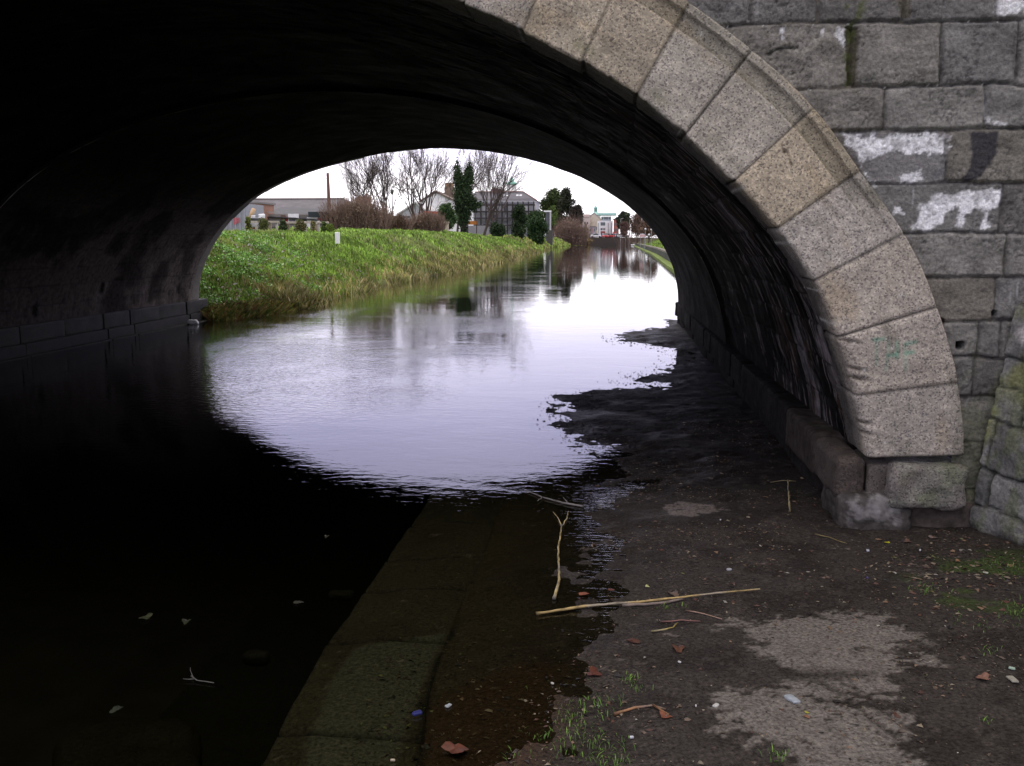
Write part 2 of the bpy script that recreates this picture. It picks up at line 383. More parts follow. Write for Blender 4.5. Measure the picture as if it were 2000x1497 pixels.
def build_towpath():
    ys = np.concatenate([np.arange(-4, 2.4, .2), np.arange(2.4, 7.2, .0125), np.arange(7.2, 11, .03), np.arange(11, 20.2, .08)])
    us = np.concatenate([np.arange(-1.4, -.03, .2), [-.012, 0.0], np.arange(.0125, 3.2, .0125), np.arange(3.2, 5.3, .1)])
    U, Y = np.meshgrid(us, ys, indexing='ij')
    jag = (fbm(Y * 2.5, Y * 0, seed=55) - .5) * .03
    X = U + XE(Y) + jag * (np.abs(U) < .2)
    Z = towpath_z(X + (U >= 0) * 1e-4 - jag * (np.abs(U) < .2), Y)
    Z = np.where(U < 0, -1.15, Z)
    n1 = fbm(X * 5, Y * 5, seed=41, o=5); n2 = fbm(X * 22, Y * 22, seed=42, o=4); n3 = fbm(X * 1.6, Y * 1.6, seed=43)
    C = np.zeros(X.shape + (3,)); C[:] = (.038, .032, .028)
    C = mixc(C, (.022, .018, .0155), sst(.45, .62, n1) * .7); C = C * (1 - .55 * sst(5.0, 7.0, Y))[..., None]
    C = mixc(C, (.055, .046, .04), sst(.62, .72, n2) * .6)
    # browner under the water, greenish flagstones along the edge
    wet = sst(.02, -.06, Z)
    C = mixc(C, (.052, .042, .027), wet * .8)
    red = px_mask(X, Y, [(760, 1497), (780, 1400), (880, 1330), (1010, 1290), (1110, 1300), (1090, 1420), (1050, 1500), (900, 1620), (760, 1600)], .12)
    C = mixc(C, (.050, .029, .017), red * .75)
    inner = XE(Y) + .55 + (fbm(Y * 3, Y * 0, seed=44) - .5) * .1
    slab = ((X < inner) & (U >= 0)).astype(float)
    C = mixc(C, (.048, .044, .030), slab * .8)
    dirty = sst(.5, .66, fbm(X * 4, Y * 2, seed=46))
    C = mixc(C, (.036, .032, .022), slab * dirty * .6)
    pale = px_mask(X, Y, [(640, 1330), (690, 1262), (800, 1245), (872, 1235), (840, 1300), (800, 1400), (770, 1497), (600, 1497), (600, 1440), (625, 1390)], .02, -.1)
    C = mixc(C, (.080, .081, .062), pale * .85)
    # joints of the slabs
    for yp in (1015, 1082, 1147, 1250, 1440):
        yj = on(800, yp, -.1)[1]
        w = .014; jn = np.exp(-((Y - yj - (fbm(X * 5, X * 0, seed=yp) - .5) * .06) / w) ** 2) * slab
        C = mixc(C, (.008, .008, .006), jn * .9); Z = Z - .02 * jn
    jl = np.exp(-((X - inner) / .02) ** 2) * sst(4.3, 3.9, Y); C = mixc(C, (.01, .01, .007), jl * .8)
    # dried pale silt
    a = px_mask(X, Y, [(1405, 1222), (1480, 1235), (1590, 1228), (1700, 1225), (1760, 1265), (1800, 1320), (1740, 1350), (1700, 1400), (1790, 1470), (1860, 1560), (1600, 1560), (1540, 1480), (1425, 1450), (1415, 1390), (1470, 1355), (1560, 1340), (1480, 1300)], .16)
    cut = px_mask(X, Y, [(1500, 1335), (1600, 1330), (1700, 1338), (1690, 1352), (1590, 1350), (1500, 1348)], .05)
    tone = fbm(X * 7, Y * 7, seed=47, o=5)
    t2 = fbm(X * 20, Y * 34, seed=147, o=5, g=.65)
    m = sst(.31, .48, a * .8 + (tone - .5) * 1.2 + (t2 - .5) * 1.15) * (1 - cut * .9)
    b = px_mask(X, Y, [(1292, 1000), (1330, 992), (1395, 1000), (1405, 1012), (1350, 1025), (1310, 1020)], .03)
    m2 = sst(.4, .52, b * .8 + (tone - .5) * .9 + (t2 - .5) * 1.2)
    def seg(p, q):
        a_, b_ = [np.array(on(*v)[:2]) for v in (p, q)]; ab = b_ - a_; t = np.clip(((X - a_[0]) * ab[0] + (Y - a_[1]) * ab[1]) / (ab @ ab), 0, 1)
        return np.hypot(X - a_[0] - t * ab[0] + (tone - .5) * .05, Y - a_[1] - t * ab[1] + (t2 - .5) * .04)
    rut = np.maximum(np.exp(-(seg((1600, 1352), (1765, 1480)) / .013) ** 2), np.exp(-(seg((1640, 1350), (1800, 1470)) / .013) ** 2)) * sst(.3, .5, t2)
    m = m * sst(.02, .22, a)
    C = mixc(C, (.155, .138, .122), m * (1 - rut * .9) * (.6 + .4 * n2))
    C = mixc(C, (.125, .105, .095), m2)
    Z = Z - rut * .008 + m * .003
    green = px_mask(X, Y, [(1850, 1100), (2000, 1080), (2100, 1200), (1960, 1230), (1800, 1190), (1780, 1140)], .15) * sst(.45, .6, n1)
    C = mixc(C, (.045, .065, .02), green * .8)
    C = np.where((U < 0)[..., None], np.array((.009, .009, .006)), C)
    # the lit sunken ledge far down at the left
    V = np.stack([X, Y, Z], -1).reshape(-1, 3)
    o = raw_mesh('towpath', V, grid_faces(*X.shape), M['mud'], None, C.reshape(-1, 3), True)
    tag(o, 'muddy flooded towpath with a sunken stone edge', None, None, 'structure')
build_towpath()

# ================================================================== THE BRIDGE
bridge = empty('stone_bridge', (CX, YN, 0), 'old arched stone bridge with a pale granite ring over the flooded towpath', 'bridge')

def phi_q(P, Y):
    r = []
    for p in P:
        v = at(p[0], p[1], Y); u, w = (v.x - CX) / AA, (v.z - ZS) / BB
        r.append((atan2(w, u), sqrt(u * u + w * w)))
    r.sort(); return np.array(r)
far_px = [(1325, 585), (1322, 550), (1250, 420), (1145, 350), (1000, 303), (855, 290), (700, 312), (500, 388), (430, 462), (395, 530), (384, 590)]
near_px = [(1700, 850), (1655, 770), (1635, 660), (1590, 550), (1520, 447), (1430, 355), (1340, 262), (1243, 188), (1135, 122), (1022, 58), (905, 10)]
QF, QN = phi_q(far_px, YF), phi_q(near_px, YN)
def smooth_interp(x, tab, tail):
    xs = np.concatenate([[-1], tab[:, 0], tail]); ys = np.concatenate([[tab[0, 1]], tab[:, 1], [1.0] * len(tail)])
    r = 0
    for d, w in ((-.1, .15), (-.05, .2), (0, .3), (.05, .2), (.1, .15)): r = r + w * np.interp(np.asarray(x) + d, xs, ys)
    return r
def inner(phi, Y, off=0.0):
    """point of the arch's inner curve (x,z) moved outwards by off"""
    phi = np.asarray(phi, float)
    t = np.clip((np.asarray(Y, float) - YN) / (YF - YN), 0, 1)
    q = smooth_interp(phi, QN, [2.2, 4]) * (1 - t) + smooth_interp(phi, QF, [3.3, 4]) * t
    x, z = CX + AA * q * np.cos(phi), ZS + BB * q * np.sin(phi)
    nx, nz = np.cos(phi) / AA, np.sin(phi) / BB; l = np.hypot(nx, nz)
    return x + nx / l * off, z + nz / l * off

# --- near arch ring -------------------------------------------------
jp = [((1690, 905), (1872, 910)), ((1655, 775), (1862, 750)), ((1638, 660), (1835, 602)), ((1590, 550), (1768, 452)), ((1520, 447), (1677, 338)), ((1430, 355), (1590, 208)), ((1340, 262), (1470, 98)), ((1243, 188), (1345, 3)), ((1135, 122), (1222, -70)), ((1022, 58), (1100, -140))]
JK = []
for i_, o_ in jp:
    I, O = at(*i_, YN), at(*o_, YN)
    ph = atan2((I.z - ZS) / BB, (I.x - CX) / AA)
    JK.append((ph, atan2(O.z - I.z, O.x - I.x), (O - I).length))
JK[0] = (0.0, 0.0, JK[0][2])
step = JK[-1][0] - JK[-2][0]
def nrm_ang(ph): return atan2(sin(ph) / BB, cos(ph) / AA)
while JK[-1][0] + step < pi - .02:
    ph = JK[-1][0] + step * .93
    JK.append((ph, nrm_ang(ph), .58))
JK.append((pi, pi, .52))
JK = np.array(JK)
SV = [0.0]
for a, b in zip(JK[:-1], JK[1:]):
    x0, z0 = inner(a[0], YN); x1, z1 = inner(b[0], YN); SV.append(SV[-1] + float(np.hypot(x1 - x0, z1 - z0)))
SV = np.array(SV)
def ring_at(s):
    s = np.asarray(s, float); a_ = t_ = 0
    for d_ in np.linspace(-.22, .22, 9):                     # an even outer curve through the joints
        q_ = np.abs(s + d_); a_ = a_ + np.interp(q_, SV, JK[:, 1]) / 9; t_ = t_ + np.interp(q_, SV, JK[:, 2]) / 9
    return np.interp(s, SV, JK[:, 0]), a_, t_
stone_col = [tuple(v * .84 + .16 * .33 * q for v, q in zip(c, (1.02, .97, .89))) for c in [(.36, .325, .28), (.375, .33, .275), (.375, .33, .27), (.39, .355, .305), (.40, .335, .235), (.40, .36, .295), (.37, .335, .275), (.355, .30, .215), (.38, .325, .235), (.35, .32, .27)]]
def build_ring():
    s = np.concatenate([np.arange(0, 5.6, .009), np.arange(5.6, SV[-1], .06), [SV[-1]]])
    # profile: (fraction of T or metres, y)
    prof = [('m', 0, y) for y in np.linspace(.42, .05, 26)]
    prof += [('a', k, 0) for k in np.linspace(0, 1, 8)]
    prof += [('f', t, 0) for t in np.linspace(.12, .995, 62)]
    prof += [('f', 1.0, .03), ('f', 1.0, .12)]
    ph, al, T = ring_at(s)
    k = np.clip(np.searchsorted(SV, s, side='right') - 1, 0, len(SV) - 2)
    d0 = s - SV[k]; d1 = SV[k + 1] - s; dj = np.minimum(d0, d1)
    rnd = .018 + .035 * sst(1.6, .2, s)                     # arris: rounder on the lowest stones
    offk = (hash1(k, 5) - .5) * .018; facek = (hash1(k, 6) - .5) * .012
    mould = sst(.95, 1.5, s)                                 # the moulding has worn away low down
    V = np.zeros((len(s), len(prof), 3)); C = np.zeros((len(s), len(prof), 3))
    ix, iz = inner(ph, YN)
    wj = .003 + .003 * hash1(k, 9)
    groove = np.exp(-(dj / wj) ** 2)
    edge = np.exp(-(dj / .016) ** 2)
    base = np.array([stone_col[i % len(stone_col)] for i in k])
    for j, (t, a, y) in enumerate(prof):
        if t == 'm': r = np.zeros(len(s)) + offk; yy = np.full(len(s), y) + rnd - .02
        elif t == 'a':
            r = offk + rnd * (1 - cos(a * pi / 2)); yy = rnd * (1 - sin(a * pi / 2)) + .0 * s
        else:
            r = np.maximum(a * T, offk + rnd * 1.05); yy = np.full(len(s), y)
            if y == 0:
                f = a
                m = 0
                m += .018 * (1 if f > .765 and f < .90 else 0)      # sunk band
                m += .012 * (1 if f >= .74 and f <= .765 else 0)
                m += -.012 * (1 if f >= .90 and f < .985 else 0)
                yy = yy + m * mould
        nse = fbm(s * 14, np.full(len(s), r.mean() * 14 + y * 14), seed=61, o=4) - .5
        n2 = fbm(s * 60, np.full(len(s), j * .55), seed=62, o=3) - .5
        dis = nse * .012 + n2 * .008
        # joint grooves and softened stone edges cut inwards
        cut = groove * .016 + edge * .004
        if t == 'm':
            rr = r + cut * 1.0 + dis; Yv = YN + yy
        elif t == 'a':
            rr = r + cut * .7 * cos(a * pi / 2) + dis * cos(a * pi / 2); Yv = YN + yy + facek + (cut + dis) * sin(a * pi / 2)
        else:
            rr = r; Yv = YN + yy + facek + cut + dis
        V[:, j, 0] = ix + np.cos(al) * rr; V[:, j, 2] = iz + np.sin(al) * rr; V[:, j, 1] = Yv
        c = base * (1 + (fbm(s * 5, np.full(len(s), r.mean() * 5), seed=63)[:, None] - .5) * .45)
        blot = sst(.55, .75, fbm(s * 2.2, np.full(len(s), j * .05), seed=64))
        c = mixc(c, (.30, .22, .12), blot * .35)
        if t == 'f': c = mixc(c, (.14, .13, .10), sst(.5, .72, fbm(s * 3.1, np.full(len(s), a * 4.), seed=68, o=5, g=.6)) * (.25 + .5 * a)); c = mixc(c, (.13, .14, .06), sst(.45, .65, fbm(s * 6, np.full(len(s), a * 6.), seed=69, o=5)) * sst(.3, 0, a) * sst(1.5, 2.6, s) * .7)
        if t == 'f' and a > .74:
            grime = np.full(len(s), .42 if a < .9 else .34) * mould * (.6 + .8 * (fbm(s * 9, np.full(len(s), a * 30), seed=66)))
            if .74 <= a <= .775: grime = grime + .18 * mould
            c = mixc(c, (.10, .095, .06), np.clip(grime, 0, .8))
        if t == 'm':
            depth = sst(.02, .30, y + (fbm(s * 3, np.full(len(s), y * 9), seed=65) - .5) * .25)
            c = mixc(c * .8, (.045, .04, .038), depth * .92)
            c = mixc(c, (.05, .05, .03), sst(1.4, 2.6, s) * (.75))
        if t == 'a' and a < .7:
            c = mixc(c, (.07, .075, .03), sst(1.6, 2.4, s) * (.8 - a) * (1 * (fbm(s * 7, s * 0, seed=67) > .42)))
        c = mixc(c, (.05, .046, .038), groove * .8)
        C[:, j] = c
    # stains, chips and the faint green marks on the third stone
    P = V.reshape(-1, 3); Cc = C.reshape(-1, 3)
    def dab(px, py, rx, ry, colr, st, ang=0, dent=0):
        nonlocal P, Cc
        c0 = at(px, py, YN); rx, ry = rx / F * YN, ry / F * YN
        dx, dz = P[:, 0] - c0.x, P[:, 2] - c0.z
        dx, dz = dx * cos(ang) + dz * sin(ang), -dx * sin(ang) + dz * cos(ang)
        w = np.exp(-((dx / rx) ** 2 + (dz / ry) ** 2)) * (P[:, 1] < YN + .12)
        Cc = mixc(Cc, colr, np.clip(w * st, 0, 1)); P[:, 1] += dent * w
    for (x, y) in ((1655, 666), (1672, 721), (1675, 740), (1684, 826), (1686, 846)):
        dab(x, y, 20, 3, (.07, .055, .04), .9, -.2, .02)
    g = (.10, .27, .19)
    for seg in [((1712, 662), (1712, 712)), ((1704, 664), (1728, 662)), ((1736, 668), (1730, 722)), ((1733, 695), (1752, 692)), ((1752, 668), (1752, 700)), ((1768, 672), (1768, 722)), ((1768, 672), (1790, 668)), ((1768, 690), (1784, 688))]:
        (a0, b0), (a1, b1) = seg
        for t in np.linspace(0, 1, 9): dab(a0 + (a1 - a0) * t, b0 + (b1 - b0) * t, 3.2, 3.2, g, .42)
    for t in np.linspace(0, 1, 12): dab(1527 + 20 * t, 285 + 34 * t + 6 * sin(t * 9), 2.5, 2.5, (.08, .06, .04), .8, 0, .006)
    rs = np.random.RandomState(3)
    for i in range(60):
        q = rs.randint(len(P))
        w = np.exp(-(((P[:, 0] - P[q, 0]) ** 2 + (P[:, 2] - P[q, 2]) ** 2) / (rs.uniform(.004, .012) ** 2)))
        Cc = mixc(Cc, (.6, .6, .55) if rs.rand() < .5 else (.07, .06, .05), w * .7)
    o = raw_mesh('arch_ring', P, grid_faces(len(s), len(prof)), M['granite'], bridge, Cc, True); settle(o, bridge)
build_ring()

# --- block walls -----------------------------------------------------
def block_lookup(X, Z, rows, seed, jw=.012):
    """rows = [(z0,z1,[joint xs])]; gives distance to block edge and block id"""
    d = np.full(X.shape, 0.0); ident = np.zeros(X.shape, int); vert = np.zeros(X.shape, bool)
    for ri, (z0, z1, js) in enumerate(rows):
        m = (Z >= z0) & (Z < z1)
        if not m.any(): continue
        js = np.array(sorted(js)); x = X[m]; z = Z[m]
        k = np.clip(np.searchsorted(js, x) - 1, 0, len(js) - 2)
        dx = np.minimum(x - js[k], js[k + 1] - x); dz = np.minimum(z - z0, z1 - z)
        rc = .022                                              # rounded corners
        dd = np.where((dx < rc) & (dz < rc), rc - np.hypot(rc - dx, rc - dz), np.minimum(dx, dz))
        d[m] = dd; ident[m] = ri * 1000 + k; vert[m] = dx < dz
    return d, ident, vert
def wx(px, py): return at(px, py, YN + .05).x
def wz(px, py): return at(px, py, YN + .05).z
zrow = [wz(1900, 775), wz(1900, 700), wz(1900, 627), wz(1900, 542), wz(1900, 456), wz(1900, 360), wz(1850, 254), wz(1850, 168), wz(1800, 41)]
joints = {2: [(1842, 600), (1905, 600)], 1: [(1868, 700), (1930, 700)], 0: [(1868, 740), (1902, 740)],
          }
row_j = [[(1835, 740), (1902, 740), (1990, 740)], [(1835, 660), (1911, 660), (1960, 660)], [(1700, 590), (1945, 590)], [(1690, 500), (1966, 500)], [(1600, 410), (1957, 410)], [(1560, 300), (1851, 300), (2010, 300)], [(1500, 210), (1731, 210), (1925, 210)], [(1400, 100), (1664, 100), (1838, 100), (1992, 100)]]
rows = []
rj = random.Random(12)
def extend(js, lo=-14, hi=7):
    js = sorted(js)
    while js[0] > lo: js.insert(0, js[0] - rj.uniform(.42, .75))
    while js[-1] < hi: js.append(js[-1] + rj.uniform(.42, .75))
    return js
zz = zrow[0]; low = []
while zz > -1.3:
    h = rj.uniform(.22, .3); low.append((zz - h, zz)); zz -= h
for z0, z1 in low[::-1]: rows.append((z0, z1, extend([rj.uniform(1.9, 2.3)])))
for i, js in enumerate(row_j): rows.append((zrow[i], zrow[i + 1], extend([wx(*p) for p in js])))
top_js = [(1465, 15), (1597, 15), (1768, 15), (1946, 15)]
rows.append((zrow[-1], zrow[-1] + .36, extend([wx(*p) for p in top_js])))
zz = zrow[-1] + .36
while zz < 5.3:
    h = rj.uniform(.28, .36); rows.append((zz, zz + h, extend([rj.uniform(-1, 1)]))); zz += h
def build_spandrel():
    xs = np.concatenate([np.arange(-13, -.6, .1), np.arange(-.6, 2.75, .0085), np.arange(2.75, 6.5, .1)])
    zs = np.concatenate([np.arange(-1.2, 0, .08), np.arange(0, 3.35, .0085), np.arange(3.35, 5.2, .08)])
    X, Z = np.meshgrid(xs, zs, indexing='ij')
    wxp = X + (fbm(X * 6, Z * 6, seed=71) - .5) * .035; wzp = Z + (fbm(X * 5, Z * 5, seed=72) - .5) * .032
    d, idn, vert = block_lookup(wxp, wzp, rows, 1)
    d = d + (fbm(X * 25, Z * 25, seed=73) - .5) * .012
    jw = .008 + .005 * hash1(idn, 3)
    gap = px2 = None
    h = sst(0, .011, d - jw * .3) * .024                      # pillow of each stone above the joint
    tilt = (hash1(idn, 4) - .5) * .03
    ca, cb = hash1(idn, 14) * 6.28, (hash1(idn, 15) - .5) * .06
    pick = np.abs(fbm(X * 18 + hash1(idn, 7) * 50, Z * 34, seed=74, o=5, g=.6) - .5)
    rockf = fbm(X * 7 + hash1(idn, 8) * 30, Z * 9, seed=75, o=5, g=.55) - .5
    chis = sst(.05, 0, pick) * sst(.4, .6, fbm(X * 6, Z * 6, seed=76))
    stone = sst(.004, .018, d)
    out = h * .8 + stone * (tilt * .7 + rockf * .026 - chis * .007) + (fbm(X * 60, Z * 60, seed=77, o=3) - .5) * .006
    Y = YN + .075 - out
    # colour of each stone
    t = hash1(idn, 2)
    C = np.zeros(X.shape + (3,)); C[:] = (.155, .151, .141)
    C = mixc(C, (.195, .186, .168), sst(.3, 1, t)); C = mixc(C, (.105, .098, .09), sst(.55, .0, hash1(idn, 12)) * .8)
    C = mixc(C, (.20, .18, .135), sst(.8, .95, hash1(idn, 13)) * .4)
    C = C * (1 + (fbm(X * 9, Z * 14, seed=78, o=6, g=.65) - .5)[..., None] * 1.25)
    C = C * (1 - chis[..., None] * .45)
    mort = 1 - sst(-.002, .006, d)
    mc = sst(.52, .68, fbm(X * 3, Z * 3, seed=79))
    C = mixc(C, (.16, .135, .10), mort * .8 * mc); C = mixc(C, (.025, .023, .018), mort * .85 * (1 - mc))
    und = (1 - sst(.0, .014, d)) * (~vert)
    C = mixc(C, (.02, .018, .015), und * .5 * sst(.4, .55, fbm(X * 5, Z * 14, seed=80)))
    def mask(pts, soft=.01, nz=.05, ns=12, seed=0):
        P = np.array([[wx(*p), wz(*p)] for p in pts])
        sd = poly_sd(X, Z, P) + (fbm(X * ns * 1.3, Z * ns * 1.3, seed=90 + seed, o=6, g=.7) - .5) * nz * 1.7
        return sst(-soft, soft, sd)
    white = (.80, .80, .81)
    w1 = mask([(1645, 262), (1850, 262), (1850, 298), (1800, 303), (1740, 296), (1700, 312), (1680, 318), (1700, 348), (1712, 362), (1698, 356), (1668, 300)], .008, .06, 14, 1)
    w1b = mask([(1760, 345), (1800, 335), (1805, 352), (1760, 360)], .006, .04, 20, 2)
    w2 = mask([(1785, 445), (1800, 400), (1830, 382), (1958, 370), (1955, 400), (1935, 412), (1930, 445), (1918, 448), (1925, 405), (1900, 402), (1880, 445), (1862, 446), (1880, 402), (1865, 398), (1840, 440), (1818, 450)], .008, .045, 13, 3)
    w3 = mask([(1742, 396), (1758, 406), (1768, 418), (1745, 420)], .006, .03, 20, 4)
    w4 = mask([(1945, -10), (2010, -10), (2010, 24), (1990, 20), (1955, 28), (1945, 15)], .008, .05, 13, 5)
    w5 = mask([(1630, 56), (1650, 56), (1655, 92), (1640, 84)], .006, .04, 18, 6)
    w6 = mask([(1525, 56), (1533, 56), (1530, 76)], .004, .02, 18, 7) + mask([(1602, 56), (1611, 56), (1606, 78)], .004, .02, 18, 8)
    w7 = mask([(1922, 175), (1930, 172), (1928, 230), (1960, 245), (1925, 240)], .006, .03, 18, 9)
    w8 = mask([(1880, 150), (1905, 150)] + [(1890, 160)], .004, .02, 18, 10) * 0
    for w, s_ in ((w1, .95), (w1b, .8), (w2, .95), (w3, .9), (w4, .85), (w5, .7), (w6, .7), (w7, .6)): C = mixc(C, white, np.clip(w, 0, 1) * s_ * (.35 + .65 * stone) * (.55 + .45 * sst(.38, .52, fbm(X * 30, Z * 30, seed=191, o=5, g=.65))))
    faded = mask([(1650, 262), (1850, 262), (1850, 358), (1700, 358)], .02, .02, 5, 11)
    C = mixc(C, (.26, .26, .27), faded * .35 * (1 - np.clip(w1 + w1b, 0, 1)))
    dk = mask([(1896, 258), (1948, 258), (1945, 300), (1915, 345), (1885, 358), (1880, 350), (1898, 320)], .008, .02, 12, 12)
    C = mixc(C, (.028, .026, .032), dk * .9)
    # drips of lime, lichen specks, moss in the upright joints
    for (px, y0, y1) in ((1928, 462, 500), (1990, 555, 590), (1479, 5, 45), (1615, 5, 20), (1975, 560, 600), (1786, 372, 410)):
        C = mixc(C, (.5, .5, .5), np.exp(-((X - wx(px, y0)) / .004) ** 2) * sst(wz(px, y1), wz(px, y1) + .05, Z) * sst(wz(px, y0) + .02, wz(px, y0), Z) * .45)
    edge_l = sst(.03, .0, d) * sst(wz(1600, 300), wz(1600, 100), Z)
    sp = vn(X * 75, Z * 75, seed=81); C = mixc(C, (.5, .5, .46), sst(.90, .95, sp * .6 + .4 * vn(X * 140, Z * 140, seed=181) + edge_l * .17 - .04 - .08 * (Z < wz(1600, 250))) * .7)
    ms = mask([(1640, -10), (1690, -10), (1672, 60), (1676, 190), (1650, 190), (1655, 60)], .02, .05, 10, 13)
    gp = mask([(1653, 50), (1677, 50), (1673, 168), (1657, 168)], .004, .02, 15, 14)
    C = mixc(C, (.06, .055, .03), gp * .85); Y = Y + gp * .03
    C = mixc(C, (.07, .085, .02), ms * sst(.5, .62, fbm(X * 12, Z * 12, seed=82)) * .7)
    gt = mask([(1750, -10), (1780, -10), (1778, 35), (1762, 35)], .004, .02, 15, 15); C = mixc(C, (.08, .07, .045), gt * .7)
    # damp low stones, green by the corner
    C = mixc(C, (.10, .11, .05), sst(wz(1900, 620), wz(1900, 780), Z) * sst(.4, .6, fbm(X * 5, Z * 5, seed=83)) * .5)
    for hx, hy, rr in ((1840, 630, .020), (1876, 675, .023), (1944, 612, .014)):
        q = np.hypot(X - wx(hx, hy), Z - wz(hx, hy)); w = sst(rr * 1.1, rr * .8, q)
        Y = Y + w * .12; C = mixc(C, (.01, .01, .01), w)
    cr = mask([(1495, 105), (1520, 92), (1560, 90), (1560, 94), (1520, 97), (1500, 110)], .004, .01, 15, 16); C = mixc(C, (.02, .02, .016), cr * .9); Y = Y + cr * .01
    # opening: keep what lies outside the ring
    s = np.linspace(0, SV[-1], 600); ph, al, T = ring_at(s); ix, iz = inner(ph, YN)
    ring = np.stack([ix + np.cos(al) * (T - .05), iz + np.sin(al) * (T - .05)], -1)
    ring = np.concatenate([[[ring[0, 0], -3]], ring, [[ring[-1, 0], -3]]])
    sdv = np.ones(X.shape) * -1
    box = (X > ring[:, 0].min() - .1) & (X < ring[:, 0].max() + .1) & (Z < ring[:, 1].max() + .1)
    def inside(Xp, Zp, P):
        ins = np.zeros(Xp.shape, bool)
        for i in range(len(P)):
            a, b = P[i], P[(i + 1) % len(P)]
            if a[1] == b[1]: continue
            ins ^= ((a[1] > Zp) != (b[1] > Zp)) & (Xp < (b[0] - a[0]) * (Zp - a[1]) / (b[1] - a[1]) + a[0])
        return ins
    ins = np.zeros(X.shape, bool); ins[box] = inside(X[box], Z[box], ring)
    V, Fc, Cc = compact(np.stack([X, Y, Z], -1).reshape(-1, 3), grid_faces(*X.shape, keep=~ins), C.reshape(-1, 3))
    o = raw_mesh('spandrel_wall', V, Fc, M['wall'], bridge, Cc, True); settle(o, bridge)
    # far face: plain sheet with the same opening, and its own granite ring
    xs = np.arange(-16, 8, .12); zs = np.arange(-1.2, 5.2, .12)
    X, Z = np.meshgrid(xs, zs, indexing='ij')
    pf = np.linspace(0, pi, 200); fx, fz = inner(pf, YF, .42); P = np.stack([fx, fz], -1); P = np.concatenate([[[fx[0], -3]], P, [[fx[-1], -3]]])
    ins = inside(X, Z, P)
    d, idn, _ = block_lookup(X, Z, rows, 2)
    C = np.zeros(X.shape + (3,)); C[:] = (.15, .14, .13); C = C * (.7 + .6 * hash1(idn, 2))[..., None]
    V, Fc, Cc = compact(np.stack([X, Z * 0 + YF - .04, Z], -1).reshape(-1, 3), grid_faces(*X.shape, keep=~ins), C.reshape(-1, 3))
    o = raw_mesh('rear_spandrel_wall', V, Fc, M['wall'], bridge, Cc, True); settle(o, bridge)
    ph = np.linspace(0, pi, 240); prof = [(0, -.5), (0, -.02), (.02, 0), (.5, 0), (.5, -.1)]
    kk = np.floor(ph / pi * 27).astype(int); g = np.exp(-((((ph / pi * 27) % 1) - .5) / .47) ** 40)
    V = np.zeros((240, 5, 3)); C = np.zeros((240, 5, 3))
    for j, (r, y) in enumerate(prof):
        x, z = inner(ph, YF, r + (hash1(kk, 4) - .5) * .02 * (r < .1)); V[:, j] = np.stack([x, np.full(240, YF + y), z], -1)
        C[:, j] = np.array((.12, .11, .095)) * (.7 + .5 * hash1(kk, 3))[:, None]
    o = raw_mesh('rear_arch_ring', V.reshape(-1, 3), grid_faces(240, 5), M['granite'], bridge, C.reshape(-1, 3), True); settle(o, bridge)
build_spandrel()

